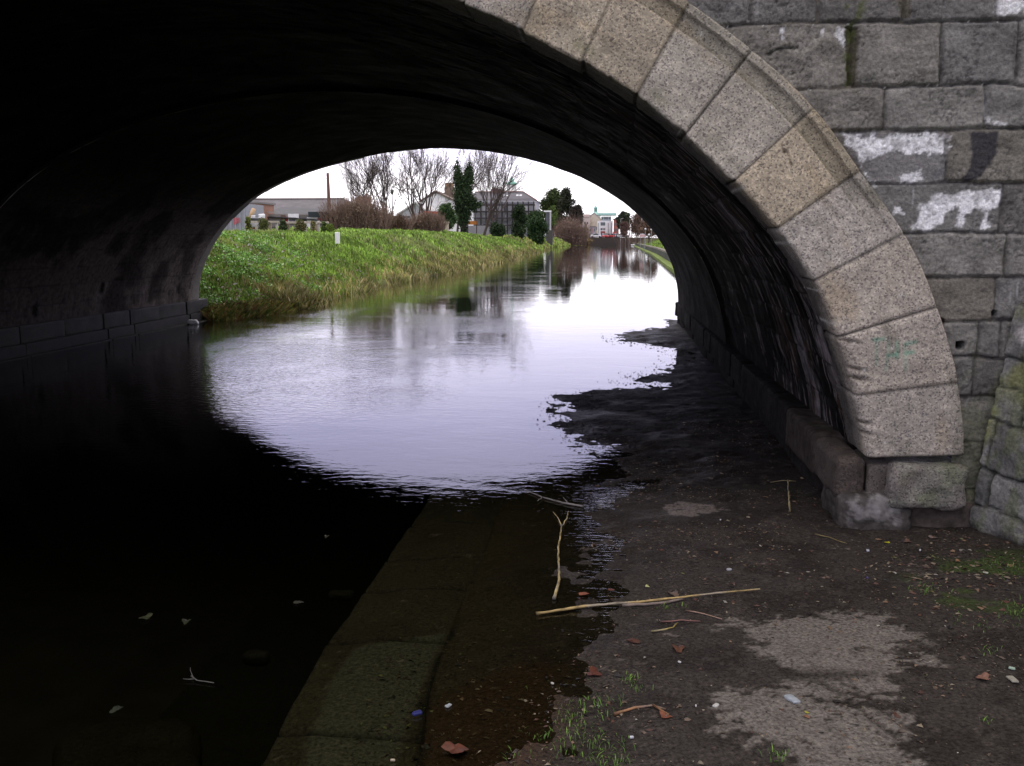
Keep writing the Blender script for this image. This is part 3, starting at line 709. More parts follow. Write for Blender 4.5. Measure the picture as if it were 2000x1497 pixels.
# --- vault: old rough stone for the near part, a smoother later lining beyond
YM = 11.4
def build_vault(name, y0, y1, ys, off, old):
    ph = np.concatenate([np.linspace(0, 1.3, 330), np.linspace(1.31, 2.4, 90), np.linspace(2.42, pi, 110)])
    P, Y = np.meshgrid(ph, ys, indexing='ij')
    x0, z0 = inner(ph, 8.0); s1 = np.concatenate([[0], np.cumsum(np.hypot(np.diff(x0), np.diff(z0)))]); Sx = np.broadcast_to(s1[:, None], P.shape)
    rh = random.Random(4)
    rws = []; z = -.02
    while z < s1[-1] + .1:
        h = rh.uniform(.2, .3) if old else .3
        js = [rh.uniform(4.6, 5.2)]
        while js[-1] < 20: js.append(js[-1] + (rh.uniform(.3, .6) if old else .9))
        rws.append((z, z + h, js)); z += h
    d, idn, vert = block_lookup(Y + (fbm(Y * 4, Sx * 4, seed=101) - .5) * .05, Sx + (fbm(Y * 4, Sx * 4, seed=102) - .5) * .05, rws, 3)
    if old:
        d_ = sst(0, .02, d) * .007 + (hash1(idn, 31) - .5) * .009 + (fbm(Y * 9, Sx * 6.5, seed=103, o=5) - .5) * .026
    else:
        d_ = sst(0, .012, d) * .006 + (fbm(Y * 3, Sx * 3, seed=103, o=4) - .5) * .02
    X, Z = inner(P, Y, off - d_)
    streak = fbm(Y * 11, Sx * 2.0, seed=104, o=6, g=.65); big = fbm(Y * .9, Sx * 1.0, seed=105)
    C = np.zeros(P.shape + (3,))
    if old:
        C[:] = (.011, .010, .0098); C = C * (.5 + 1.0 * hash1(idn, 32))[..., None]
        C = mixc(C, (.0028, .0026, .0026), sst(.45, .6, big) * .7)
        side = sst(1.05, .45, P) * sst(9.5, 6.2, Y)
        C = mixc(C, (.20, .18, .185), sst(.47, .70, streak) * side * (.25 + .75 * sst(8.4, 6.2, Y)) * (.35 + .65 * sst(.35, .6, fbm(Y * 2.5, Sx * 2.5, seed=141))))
        C = mixc(C, (.32, .28, .27), sst(.65, .74, fbm(Y * 26, Sx * 2.6, seed=106, o=5)) * sst(1.3, .6, P) * .6)
        C = mixc(C, (.07, .045, .03), sst(.6, .7, fbm(Y * 5, Sx * 2, seed=107)) * .5 * side)
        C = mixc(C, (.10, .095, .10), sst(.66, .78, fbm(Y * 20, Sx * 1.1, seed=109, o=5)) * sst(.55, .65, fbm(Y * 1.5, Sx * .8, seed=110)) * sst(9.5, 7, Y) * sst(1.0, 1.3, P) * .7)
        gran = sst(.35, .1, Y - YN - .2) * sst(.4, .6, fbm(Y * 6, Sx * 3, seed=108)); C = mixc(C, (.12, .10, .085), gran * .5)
    else:
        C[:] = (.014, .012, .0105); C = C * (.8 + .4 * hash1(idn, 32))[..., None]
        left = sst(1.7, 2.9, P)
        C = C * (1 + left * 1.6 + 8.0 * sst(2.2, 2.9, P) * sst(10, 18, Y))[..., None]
        C = mixc(C, (.006, .0055, .005), sst(.48, .62, big) * .7)
        C = mixc(C, (.07, .06, .055), sst(.56, .72, streak) * left * .6)
        for yy, sp in ((17.9, .28), (15.0, .45), (13.2, .2)):
            C = mixc(C, (.006, .006, .006), sst(.14, .08, np.hypot((Y - yy) * 1.6, (s1[-1] - Sx) - sp)) * .9)
        cap = sst(YF - .7, YF - .5, Y) * .0
    C = mixc(C, (.01, .01, .009), (1 - sst(0, .012, d)) * (.75 if old else .5))
    V = np.stack([X, Y, Z], -1).reshape(-1, 3)
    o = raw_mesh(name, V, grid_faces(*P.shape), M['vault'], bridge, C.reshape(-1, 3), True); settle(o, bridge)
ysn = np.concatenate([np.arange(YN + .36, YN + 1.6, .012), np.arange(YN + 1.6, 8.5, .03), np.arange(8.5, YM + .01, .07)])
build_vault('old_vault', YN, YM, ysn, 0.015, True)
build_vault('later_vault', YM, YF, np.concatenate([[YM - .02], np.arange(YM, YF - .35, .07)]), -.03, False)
# ring face of the later lining
ph = np.linspace(0, pi, 160); xa, za = inner(ph, YM, -.035); xb, zb = inner(ph, YM, .12)
V = np.concatenate([np.stack([xa, ph * 0 + YM - .025, za], -1), np.stack([xb, ph * 0 + YM - .025, zb], -1)])
i = np.arange(159); o = raw_mesh('lining_edge', V, np.stack([i, i + 160, i + 161, i + 1], -1), M['vault'], bridge, np.full((320, 3), .012)); settle(o, bridge)

# --- stones: rounded rock blocks
def rock(c, size, rnd=.35, seed=0, n=12, col=(.2, .19, .17), amp=.06, freq=3, yaw=0, cf=None):
    """a subdivided box pulled towards an ellipsoid and roughened; returns V,F,C"""
    V = []; Fc = []; base = 0
    t = np.linspace(-1, 1, n)
    A, B = np.meshgrid(t, t, indexing='ij')
    Vs = []; Fs = []
    for ax in range(3):
        for sg in (-1, 1):
            P = np.zeros((n, n, 3)); P[..., ax] = sg; P[..., (ax + 1) % 3] = A * (1 if sg > 0 else -1); P[..., (ax + 2) % 3] = B
            Vs.append(P.reshape(-1, 3)); Fs.append(grid_faces(n, n) + base); base += n * n
    P = np.concatenate(Vs); Fq = np.concatenate(Fs)
    size = np.array(size, float) / 2
    r = rnd * size.min()
    q = P * size; core = np.sign(q) * np.maximum(size - r, 0)
    inn = np.clip(q, -(size - r), size - r); dv = q - inn; l = np.linalg.norm(dv, axis=1, keepdims=True)
    q = np.where(l > 1e-9, inn + dv / np.maximum(l, 1e-9) * np.minimum(l, r), q)
    nn = q / np.maximum(np.linalg.norm(q, axis=1, keepdims=True), 1e-9)
    w = np.array(c)
    ns = fbm((q[:, 0] + w[0]) * freq * 2, (q[:, 1] + w[1]) * freq * 2, (q[:, 2] + w[2]) * freq * 2, seed=seed, o=4) - .5
    q = q + nn * (ns * amp)[:, None]
    if yaw: q = np.stack([q[:, 0] * cos(yaw) - q[:, 1] * sin(yaw), q[:, 0] * sin(yaw) + q[:, 1] * cos(yaw), q[:, 2]], -1)
    q = q + w
    C = np.zeros((len(q), 3)); C[:] = col
    C = C * (1 + (fbm(q[:, 0] * 9, q[:, 1] * 9, q[:, 2] * 9, seed=seed + 5, o=4) - .5)[:, None] * .9)
    if cf: C = cf(q, C)
    return q, Fq, C
class RB:
    def __init__(s): s.V = []; s.F = []; s.C = []; s.n = 0
    def add(s, t): s.V.append(t[0]); s.F.append(t[1] + s.n); s.C.append(t[2]); s.n += len(t[0])
    def build(s, name, mat, parent): 
        o = raw_mesh(name, np.concatenate(s.V), np.concatenate(s.F), mat, parent, np.concatenate(s.C), True)
        return settle(o, parent) if parent else o
# right and left plinths along the tunnel
def plinth(name, side):
    rb = RB(); rr = random.Random(5 + side)
    x_in = 1.30 if side > 0 else -8.30
    y = YN + .02 if side > 0 else YN - .1
    first = True
    while y < YF - .05:
        l = rr.uniform(.7, 1.25); l = min(l, YF - y + .1) if side > 0 else min(l, YF - y + .35)
        if first and side > 0: l = .62
        xo = x_in + rr.uniform(-.015, .015)
        w = .6
        cx = xo + w / 2 if side > 0 else xo - w / 2
        zt = ZS + .01; zb = .17
        dk = (.03, .028, .025)
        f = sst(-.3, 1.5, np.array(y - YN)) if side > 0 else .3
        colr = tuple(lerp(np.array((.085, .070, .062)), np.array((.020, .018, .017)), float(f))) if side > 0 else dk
        if first and side > 0:
            r1 = RB(); r1.add(rock((1.385, y + l / 2 + .03, .295), (.17, l * .985, .27), .7, 211, 44, (.060, .047, .040), .03, 6)); r1.build('rounded_corner_stone', M['granite'], bridge)
        else:
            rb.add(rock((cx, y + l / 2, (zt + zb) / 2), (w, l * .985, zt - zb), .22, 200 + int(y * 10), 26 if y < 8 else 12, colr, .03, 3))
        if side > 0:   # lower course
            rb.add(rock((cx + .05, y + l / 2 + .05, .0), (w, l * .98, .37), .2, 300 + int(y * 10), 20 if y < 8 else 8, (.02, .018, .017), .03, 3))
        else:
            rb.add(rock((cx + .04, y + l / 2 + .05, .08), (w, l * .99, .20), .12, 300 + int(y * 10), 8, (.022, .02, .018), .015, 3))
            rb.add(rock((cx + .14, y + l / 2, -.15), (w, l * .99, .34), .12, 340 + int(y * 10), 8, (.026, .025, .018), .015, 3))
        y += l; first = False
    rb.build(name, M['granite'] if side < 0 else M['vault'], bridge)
plinth('path_side_plinth', 1)
plinth('water_side_plinth', -1)
# impost and footing stones under the near right foot of the ring
def px_rock(x0, x1, y0, y1, yfront, depth, **k):
    a = at(x0, y1, yfront); b = at(x1, y0, yfront)
    return rock(((a.x + b.x) / 2, yfront + depth / 2, (a.z + b.z) / 2), (b.x - a.x, depth, b.z - a.z), **k)
rb = RB()
rb.add(px_rock(1738, 1897, 912, 996, YN - .05, .5, rnd=.35, seed=401, n=40, col=(.185, .18, .155), amp=.06, freq=5,
       cf=lambda q, C: mixc(mixc(C, (.12, .135, .075), .55 * sst(.5, .7, fbm(q[:, 0] * 9, q[:, 2] * 9, seed=7))), (.15, .12, .12), sst(.45, .65, fbm(q[:, 0] * 6, q[:, 2] * 6, seed=8)) * .5)))
rb.add(px_rock(1692, 1752, 908, 990, YN + .05, .4, rnd=.3, seed=402, n=24, col=(.10, .085, .075), amp=.05, freq=5))
rb.build('impost_stone', M['granite'], bridge)
rb = RB()
def foot_c(q, C):
    c0 = at(1715, 1005, YN); w = np.exp(-(((q[:, 0] - c0.x) / .15) ** 2 + ((q[:, 2] - c0.z - .03) / .10) ** 2))
    w = sst(.3, .75, w + (fbm(q[:, 0] * 16, q[:, 2] * 16, seed=9, o=5, g=.65) - .5) * 1.5)
    return mixc(C, (.26, .25, .245), w * .7)
rb.add(px_rock(1638, 1786, 972, 1075, YN - .03, .5, rnd=.4, seed=403, n=44, col=(.062, .056, .053), amp=.06, freq=5, cf=foot_c))
rb.add(px_rock(1772, 1925, 985, 1085, YN + .03, .4, rnd=.2, seed=404, n=20, col=(.075, .062, .054), amp=.03, freq=4))
rb.build('footing_stone', M['vault'], bridge)
# deck, parapet and the body that keeps the daylight out
mb = MB(); mb.box(-16, 8, YN + .12, YF - .06, 4.2, 5.15, (.12, .12, .12)); part(mb, 'deck', M['build'], bridge)
for y0 in (YN - .08, YF - .35):
    mb = MB(); mb.box(-16, 8, y0, y0 + .42, 5.2, 6.1, (.3, .28, .25)); part(mb, 'parapet', M['wall'], bridge)

# --- battered wing wall on the right, mossy
def build_wing():
    us = np.arange(0, 2.6, .011); zs = np.arange(-.25, 1.32, .011)
    U, Z = np.meshgrid(us, zs, indexing='ij')
    a = at(1893, 1045, YN)
    rws = []; z = -.3; rr = random.Random(9)
    for h in (.30, .19, .20, .26, .19, .17, .28, .22):
        js = [-.2 - rr.uniform(0, .2)]
        while js[-1] < 3: js.append(js[-1] + rr.uniform(.28, .6))
        rws.append((z, z + h, js)); z += h
    d, idn, vert = block_lookup(U + (fbm(U * 4, Z * 4, seed=111) - .5) * .08, Z + (fbm(U * 4, Z * 4, seed=112) - .5) * .09 + .08 * U, rws, 5)
    d = d + (fbm(U * 25, Z * 25, seed=113) - .5) * .01
    out = sst(0, .014, d) * .018 + (hash1(idn, 5) - .5) * .03 + (fbm(U * 7, Z * 9, seed=114, o=6, g=.6) - .5) * .05 + (fbm(U * 50, Z * 50, seed=118, o=3) - .5) * .006
    lean = .02 + .13 * np.clip(Z - .1, 0, 2) ** 1.3
    dirx, diry = .42, -.91
    nx, ny = -.91, -.42
    X = a.x + .01 + dirx * U + lean + nx * out; Y = YN + .03 + diry * U + ny * out
    C = np.zeros(U.shape + (3,)); C[:] = (.155, .155, .145); C = C * (.7 + .6 * hash1(idn, 2))[..., None]
    C = C * (1 + (fbm(U * 9, Z * 9, seed=115, o=5) - .5)[..., None] * .8)
    C = mixc(C, (.17, .18, .06), sst(.44, .62, fbm(U * 3 + 3, Z * 3.5, seed=116, o=5)) * .75)
    C = mixc(C, (.10, .115, .05), sst(.5, .65, fbm(U * 12, Z * 7, seed=117, o=4)) * .5)
    C = mixc(C, (.5, .47, .46), sst(.1, .04, np.hypot(U - .12, Z - 1.16) + (fbm(U * 14, Z * 14, seed=119, o=4) - .5) * .1) * .8)
    C = mixc(C, (.02, .02, .015), (1 - sst(0, .012, d)) * .85)
    C = mixc(C, (.025, .022, .02), sst(.10, .03, Z - .0 + (fbm(U * 8, Z * 0, seed=120) - .5) * .08))
    V = np.stack([X, Y, Z], -1).reshape(-1, 3)
    o = raw_mesh('wing_wall', V, grid_faces(*U.shape), M['wall'], bridge, C.reshape(-1, 3), True); settle(o, bridge)
    # sloped coping and back of the wing wall
    mb = MB(); top = V.reshape(U.shape + (3,))[::12, -1]
    n = len(top); V2 = np.concatenate([top, top + np.array((.6, .2, .02)), top + np.array((.6, .2, -1.6))])
    Fc = [(i, i + 1, i + n + 1, i + n) for i in range(n - 1)] + [(i + n, i + n + 1, i + 2 * n + 1, i + 2 * n) for i in range(n - 1)]
    mb.add(V2, Fc, (.16, .17, .10)); part(mb, 'wing_wall_top', M['wall'], bridge)
build_wing()
#@@FOREGROUND
# ================================================================== FOREGROUND
def gz(x, y): return float(towpath_z(np.array([x]), np.array([y]))[0])
def gpt(px, py, up=0.0, floor=None):
    p = on(px, py, 0.0)
    for _ in range(3):
        z = gz(p.x, p.y)
        if floor is not None: z = max(z, floor)
        p = on(px, py, z)
    return Vector((p.x, p.y, (gz(p.x, p.y) if floor is None else max(gz(p.x, p.y), floor)) + up))
def stick(name, pts, rad, col, label, cat, branches=(), group=None, floor=0.0, ups=None, n=7):
    mb = MB(); rr = random.Random(len(pts) * 7 + int(pts[0][0]))
    P = [gpt(*p, up=(ups[i] if ups else .008), floor=floor) for i, p in enumerate(pts)]
    def run(P, r0, r1):
        Q = []
        for a, b in zip(P[:-1], P[1:]):
            m = max(2, int((b - a).length / .03))
            for k in range(m): Q.append(a.lerp(b, k / m) + Vector((rr.uniform(-1, 1), rr.uniform(-1, 1), rr.uniform(-.5, .5))) * .0022)
        Q.append(P[-1]); rads = [lerp(r0, r1, i / (len(Q) - 1)) * rr.uniform(.82, 1.15) * (1.22 if i % 6 == 0 else 1) for i in range(len(Q))]
        nV = mb.n; mb.tube(Q, rads, n)
        c = np.array(col); k = np.repeat(fbm(np.arange(len(Q)) * .5, np.zeros(len(Q)), seed=int(pts[0][0])), n)
        nd = np.repeat(np.where(np.arange(len(Q)) % 6 == 0, .45, 1.0), n); gy = np.repeat(sst(.5, .7, fbm(np.arange(len(Q)) * .23, np.zeros(len(Q)), seed=3 + int(pts[0][0]))), n); mb.C[-1] = mixc(c * (.35 + 1.1 * k)[:, None], np.array((1, .95, .85)) * c.mean() * .8, gy * .7) * nd[:, None]
    run(P, rad, rad * .55)
    for b in branches:
        run([gpt(*p, up=.01, floor=floor) for p in b], rad * .6, rad * .3)
    return tag(mb.build(name, M['twig'], None, True), label, cat, group)
stick('forked_twig', [(1082, 1172), (1092, 1135), (1091, 1100), (1090, 1075), (1097, 1032)], .0068, (.42, .33, .15), 'yellowish forked twig lying in the shallow water above the long reed cane', 'twig',
      [[(1097, 1032), (1092, 1018), (1080, 1003)], [(1099, 1030), (1107, 1015), (1110, 1002)]])
stick('reed_cane', [(1048, 1203), (1140, 1190), (1260, 1181), (1400, 1166), (1484, 1159)], .0066, (.46, .33, .13), 'long straight golden reed cane lying across the water edge', 'reed cane', ups=[.01, .014, .016, .018, .02])
stick('grey_stick', [(1215, 1186), (1290, 1182), (1336, 1173)], .008, (.22, .17, .14), 'short grey brown stick lying just below the golden reed cane', 'stick')
stick('drowned_branch', [(1140, 992), (1100, 985), (1060, 974), (1025, 960)], .007, (.17, .15, .14), 'thin grey branch half sunk in the dark water beyond the forked twig', 'branch', [[(1060, 974), (1050, 982)], [(1110, 987), (1100, 975)]])
stick('leaning_twig', [(1543, 1000), (1540, 978), (1538, 955)], .006, (.30, .25, .13), 'pale twig standing on the mud left of the round corner stone', 'twig', [[(1505, 945), (1530, 942), (1555, 943)]], ups=[.0, .03, .06])
stick('dry_twig', [(1200, 1399), (1240, 1386), (1275, 1382), (1300, 1390)], .0055, (.26, .13, .06), 'curved orange brown stem lying on the mud beside the grass tufts', 'stem', [[(1275, 1382), (1305, 1400), (1300, 1405)]])
stick('dry_twig', [(1340, 1196), (1375, 1203), (1410, 1213)], .0035, (.28, .18, .13), 'thin brown stem right of the grey stick below the cane', 'stem')
stick('dry_twig', [(1290, 1218), (1330, 1215), (1368, 1217)], .0035, (.24, .12, .10), 'thin reddish stem lying flat below the golden reed cane', 'stem')
stick('bent_straw', [(1272, 1237), (1300, 1233), (1315, 1229), (1324, 1220)], .004, (.38, .30, .08), 'bent yellow straw below the reed cane, lowest of the stems there', 'straw')
stick('upright_stalk', [(1590, 1046), (1620, 1053), (1652, 1064)], .004, (.22, .17, .07), 'thin olive stalk lying in the mud left of the footing stone', 'stalk')
stick('floating_twig', [(375, 1325), (385, 1333), (418, 1338)], .003, (.10, .10, .08), 'small pale forked twig floating on the black water at lower left', 'twig', [[(378, 1331), (372, 1318), (372, 1309)], [(378, 1331), (358, 1331)]], floor=.0)
stick('snapped_twig', [(1160, 885), (1168, 893), (1185, 888)], .006, (.05, .045, .04), 'dark bent twig sticking out where the bright water ends', 'twig', [[(1168, 893), (1150, 880)]])

def leaf(px, py, size, col, label, name='fallen_leaf', cat='leaf', group=None, yaw=None, curl=.3, lobes=3, up=.006, floor=0.0, asp=.7):
    p = gpt(px, py, up, floor); rr = random.Random(int(px * 31 + py)); yaw = rr.uniform(0, 6.28) if yaw is None else yaw
    n = 18; V = [(0, 0, .15 * size)]
    for k in range(n):
        a = 2 * pi * k / n; r = size * (.62 + .38 * abs(cos(a * lobes / 2))) * rr.uniform(.85, 1.1)
        x, y = r * cos(a), r * sin(a) * asp
        V.append((x, y, curl * r * (.5 + .5 * sin(a * 2 + yaw)) * .9))
    V = [(x * cos(yaw) - y * sin(yaw) + p.x, x * sin(yaw) + y * cos(yaw) + p.y, z + p.z) for x, y, z in V]
    V2 = [(x, y, z - .0015) for x, y, z in V]; m = len(V)
    Fc = [(0, 1 + k, 1 + (k + 1) % n) for k in range(n)] + [(m, m + 1 + (k + 1) % n, m + 1 + k) for k in range(n)] + [(1 + k, m + 1 + k, m + 1 + (k + 1) % n, 1 + (k + 1) % n) for k in range(n)]
    mb = MB(); mb.add(V, Fc and [f for f in Fc if max(f) < m], col)
    c = np.array(col) * (.2 if 'floating' in name else .72); mb = MB(); mb.add(V + V2, Fc, np.array([c * rr.uniform(.6, 1.25) for _ in range(2 * m)]))
    return tag(mb.build(name, M['litter'], None), label, cat, group)
G = 'fallen leaves on the towpath'
for (px, py, sz, c, lab) in [
    (1141, 1163, .028, (.30, .10, .055), 'small curled orange brown leaf floating left of the golden cane'),
    (1195, 1155, .018, (.16, .055, .035), 'small dark red leaf floating right of the orange brown leaf'),
    (1316, 1163, .036, (.17, .12, .09), 'crumpled dry brown leaf standing on the reed cane'),
    (1264, 1148, .016, (.62, .62, .28), 'tiny pale yellow leaf above the reed cane'),
    (1920, 1327, .034, (.26, .13, .09), 'dry curled brown leaf on the mud at the right edge'),
    (1160, 1318, .042, (.15, .04, .02), 'dark red maple leaf above the grass tufts'),
    (890, 1468, .050, (.12, .035, .015), 'drowned dark red leaf at the bottom of the photo'),
    (1325, 1270, .038, (.14, .055, .03), 'flat red brown leaf on the mud below the stems'),
    (1235, 1255, .034, (.09, .035, .02), 'dark leaf on the mud left of the flat red brown leaf'),
    (1300, 1402, .028, (.24, .08, .04), 'narrow orange leaf at the end of the curved stem'),
    (1773, 1060, .030, (.22, .13, .10), 'pinkish brown leaf below the footing stone'),
    (1822, 1052, .028, (.28, .20, .17), 'pale curled leaf under the dark recess by the footing stone'),
    (1732, 1062, .017, (.62, .58, .03), 'bright yellow leaf at the foot of the whitish footing stone'),
    (1870, 1098, .020, (.40, .22, .12), 'small orange leaf on the mud near the wing wall'),
    (1575, 1403, .014, (.25, .12, .07), 'tiny brown leaf on the pale dried silt'),
    (1576, 1395, .010, (.45, .42, .05), 'tiny yellow leaf beside the tiny brown leaf on pale silt')]:
    leaf(px, py, sz, c, lab, group=G)
G = 'scraps of litter on the towpath'
def scrap(px, py, w, h, col, label, name='litter_scrap', cat='litter', floor=.0, group=G):
    p = gpt(px, py, 0, floor); rr = random.Random(int(px * 13 + py)); col = tuple(v * .68 for v in col)
    q = rock((p.x, p.y, p.z + h / 2 + .002), (w, w * .6, h), .9, seed=int(px), n=6, col=col, amp=w * .35, freq=14, yaw=rr.uniform(0, 3))
    o = raw_mesh(name, q[0], q[1], M['litter'], None, q[2]); return tag(o, label, cat, group)
for (px, py, w, h, c, lab, nm, ct) in [
    (1548, 1370, .055, .012, (.42, .46, .50), 'crumpled clear plastic wrapper on the pale dried silt', 'plastic_wrapper', 'wrapper'),
    (1398, 1381, .026, .008, (.66, .65, .60), 'white cigarette stub left of the pale dried silt', 'cigarette_stub', 'cigarette stub'),
    (1359, 1382, .010, .008, (.66, .65, .60), 'tiny white pellet beside the cigarette stub', 'white_pellet', 'litter'),
    (1327, 1296, .014, .008, (.66, .66, .66), 'small white scrap above the curved stem', 'paper_scrap', 'litter'),
    (1234, 1444, .015, .010, (.66, .68, .72), 'small white pellet right of the grass tufts', 'white_pebble', 'pebble'),
    (1079, 1338, .014, .008, (.62, .60, .50), 'small cream scrap in the shallow water above the grass', 'cream_scrap', 'litter'),
    (815, 1398, .036, .014, (.02, .025, .16), 'blue bottle cap sunk beside the greenish slab', 'bottle_cap', 'bottle cap'),
    (876, 1381, .028, .008, (.42, .46, .46), 'small clear plastic scrap right of the blue bottle cap', 'plastic_scrap', 'litter'),
    (767, 1489, .018, .010, (.42, .36, .26), 'small tan pebble at the bottom of the greenish slab', 'tan_pebble', 'pebble'),
    (1424, 1115, .024, .010, (.42, .42, .44), 'small pale grey scrap on the wet mud above the cane', 'grey_scrap', 'litter'),
    (1695, 1078, .026, .010, (.45, .45, .52), 'pale scrap on the mud left of the yellow leaf', 'pale_scrap', 'litter'),
    (1797, 1077, .012, .010, (.66, .66, .66), 'tiny white pellet right of the yellow leaf', 'white_crumb', 'litter'),
    (1925, 1121, .026, .008, (.58, .56, .45), 'cream scrap near the grass at the right edge', 'paper_crumb', 'litter'),
    (1976, 1309, .024, .010, (.42, .56, .44), 'pale green scrap at the right edge beside the brown leaf', 'green_scrap', 'litter'),
    (1977, 1330, .042, .008, (.34, .32, .26), 'flat grey scrap below the pale green scrap', 'cardboard_scrap', 'litter'),
    (1694, 1131, .014, .008, (.16, .12, .45), 'tiny violet scrap on the littered mud by the wall', 'violet_scrap', 'litter'),
    (1407, 1018, .012, .008, (.6, .6, .6), 'tiny white pellet at the edge of the small pale silt patch', 'silt_pellet', 'litter')]:
    scrap(px, py, w, h, c, lab, nm, ct)
# grit, crumbs and rotten leaf fragments that nobody could count
def debris():
    rs = np.random.RandomState(11); V = []; Fc = []; C = []; n = 0
    def bit(p, sz, col, flat=.35):
        nonlocal n
        a = rs.uniform(0, 6.28); k = rs.randint(3, 6); an = np.sort(rs.uniform(0, 6.28, k)) + a
        rr = sz * rs.uniform(.6, 1.2, k); el = rs.uniform(.35, 1)
        pts = np.stack([rr * np.cos(an), rr * np.sin(an) * el, sz * flat * rs.uniform(-.2, .6, k)], -1)
        th = rs.uniform(0, 3); pts[:, :2] = np.stack([pts[:, 0] * cos(th) - pts[:, 1] * sin(th), pts[:, 0] * sin(th) + pts[:, 1] * cos(th)], -1)
        V.append(np.concatenate([pts + p, [[p[0], p[1], p[2] + sz * flat]]])); Fc.extend([(n + i, n + (i + 1) % k, n + k) for i in range(k)])
        C.append(np.repeat([col], k + 1, 0)); n += k + 1
    cols = np.array([(.05, .035, .028), (.10, .07, .05), (.16, .10, .06), (.20, .16, .11), (.014, .011, .01), (.014, .011, .01), (.07, .03, .02), (.30, .28, .24), (.12, .13, .05)])
    m = 34000
    X = rs.uniform(-.9, 2.2, m); Y = rs.uniform(2.5, 8.5, m) 
    dens = fbm(X * 2.5, Y * 2.5, seed=201) 
    near_wall = np.exp(-((X - 1.75) / .45) ** 2 - ((Y - 4.75) / .45) ** 2)
    rubb = np.exp(-((X + .05) / .3) ** 2 - ((Y - 3.25) / .35) ** 2)
    keep = rs.uniform(0, 1, m) < .10 + .9 * sst(.5, .68, dens) + near_wall + rubb
    X, Y = X[keep], Y[keep]; Z = towpath_z(X, Y)
    for x, y, z in zip(X, Y, Z):
        if x < XE(y) + .02: continue
        w = np.exp(-((x - 1.75) / .45) ** 2 - ((y - 4.75) / .45) ** 2)
        i = rs.randint(0, 7 if rs.rand() > .12 + .3 * w else 9)
        sz = min(.022, .0028 + rs.exponential(.0036) * (1 + 1.4 * w))
        if z < -.03: i = rs.choice([0, 1, 4, 5, 8])
        bit((x, y, z + .002), sz, cols[i] * rs.uniform(.6, 1.2))
    # wet black flecks along the waterline
    for k in range(1300):
        s = rs.randint(4, 22); a, b = SH[s], SH[s + 1]; t = rs.rand(); p = a + (b - a) * t + rs.normal(0, .05 + .012 * a[1], 2)
        z = float(towpath_z(np.array([p[0]]), np.array([p[1]]))[0])
        if z > -.06: bit((p[0], p[1], max(z, 0) + .003), rs.uniform(.004, .011) * (1 + p[1] / 9), (.012, .010, .009), .3)
    o = raw_mesh('mud_debris', np.concatenate(V), Fc, M['litter'], None, np.concatenate(C))
    tag(o, 'grit, rotten leaf crumbs and bits scattered over the mud', None, None, 'stuff')
debris()
def blades(name, spots, label, mat='leaf', h=(.03, .07), w=.004, cols=((.10, .20, .03), (.16, .27, .05), (.07, .14, .03)), zf=None, seed=1, lean=.5):
    rs = np.random.RandomState(seed); V = []; Fc = []; C = []; n = 0
    for x, y, z in spots:
        hh = rs.uniform(*h); a = rs.uniform(0, 6.28); d = np.array([cos(a), sin(a)]); l = rs.uniform(.1, 1) * lean * hh; q = np.array([-d[1], d[0]]) * w * rs.uniform(.6, 1.3)
        p = np.array([x, y]); m1 = p + d * l * .35; m2 = p + d * l
        V += [(p[0] - q[0], p[1] - q[1], z - .005), (p[0] + q[0], p[1] + q[1], z - .005), (m1[0] + q[0] * .8, m1[1] + q[1] * .8, z + hh * .6), (m1[0] - q[0] * .8, m1[1] - q[1] * .8, z + hh * .6), (m2[0], m2[1], z + hh)]
        Fc += [(n, n + 1, n + 2, n + 3), (n + 3, n + 2, n + 4)]; n += 5
        c = np.array(cols[rs.randint(len(cols))]) * rs.uniform(.7, 1.25); C += [c * .75, c * .75, c, c, c * 1.15]
    o = raw_mesh(name, V, Fc, M[mat], None, np.array(C)); return tag(o, label, None, None, 'stuff')
rs = np.random.RandomState(5); sp = []
for (px, py, sx, sy, k) in [(1140, 1450, 36, 28, 170), (1165, 1385, 27, 14, 70), (1110, 1400, 20, 12, 50), (1200, 1488, 22, 12, 80), (1228, 1330, 8, 5, 36), (1250, 1345, 8, 4, 16), (1000, 1478, 6, 10, 12), (1520, 1475, 12, 4, 26), (1520, 1490, 10, 4, 10), (1800, 1155, 16, 7, 40), (1920, 1225, 8, 6, 20), (1985, 1200, 16, 12, 60), (1870, 1210, 8, 8, 12), (1940, 1100, 26, 10, 25), (1985, 1110, 20, 12, 35), (1935, 1275, 10, 6, 14), (1310, 1188, 14, 2, 24), (1930, 1410, 8, 4, 10), (1060, 1440, 14, 8, 22), (1090, 1320, 60, 40, 10)]:
    for _ in range(k):
        p = gpt(rs.normal(px, sx), rs.normal(py, sy)); sp.append(tuple(p))
for (px, py, sz, c, lab) in [(285, 1209, .035, (.085, .10, .025), 'dull yellow green leaf floating on the black water, left one'), (364, 1217, .030, (.07, .08, .02), 'dull green leaf floating right of the yellow green one'), (584, 1180, .026, (.08, .08, .03), 'faint olive leaf floating near the edge of the slabs'), (638, 1050, .022, (.14, .13, .07), 'small pale leaf floating beside the sunken stone edge'), (228, 1389, .028, (.05, .07, .02), 'dark green leaf floating at the lower left')]:
    leaf(px, py, sz, c, lab, 'floating_leaf', group='leaves floating on the black water')
p = on(255, 1500, -.42); q = rock((p.x, p.y, -.5), (.55, .75, .2), .6, seed=88, n=24, col=(.011, .010, .005), amp=.16, freq=2, yaw=.5)
tag(raw_mesh('sunken_slab', q[0], q[1], M['mud'], None, q[2], True), 'murky brown slab sunk in the black water at the lower left corner', 'slab')
blades('towpath_grass', sp, 'sparse bright green grass sprouting through the mud', h=(.006, .024), w=.0015, seed=4, lean=1.6)
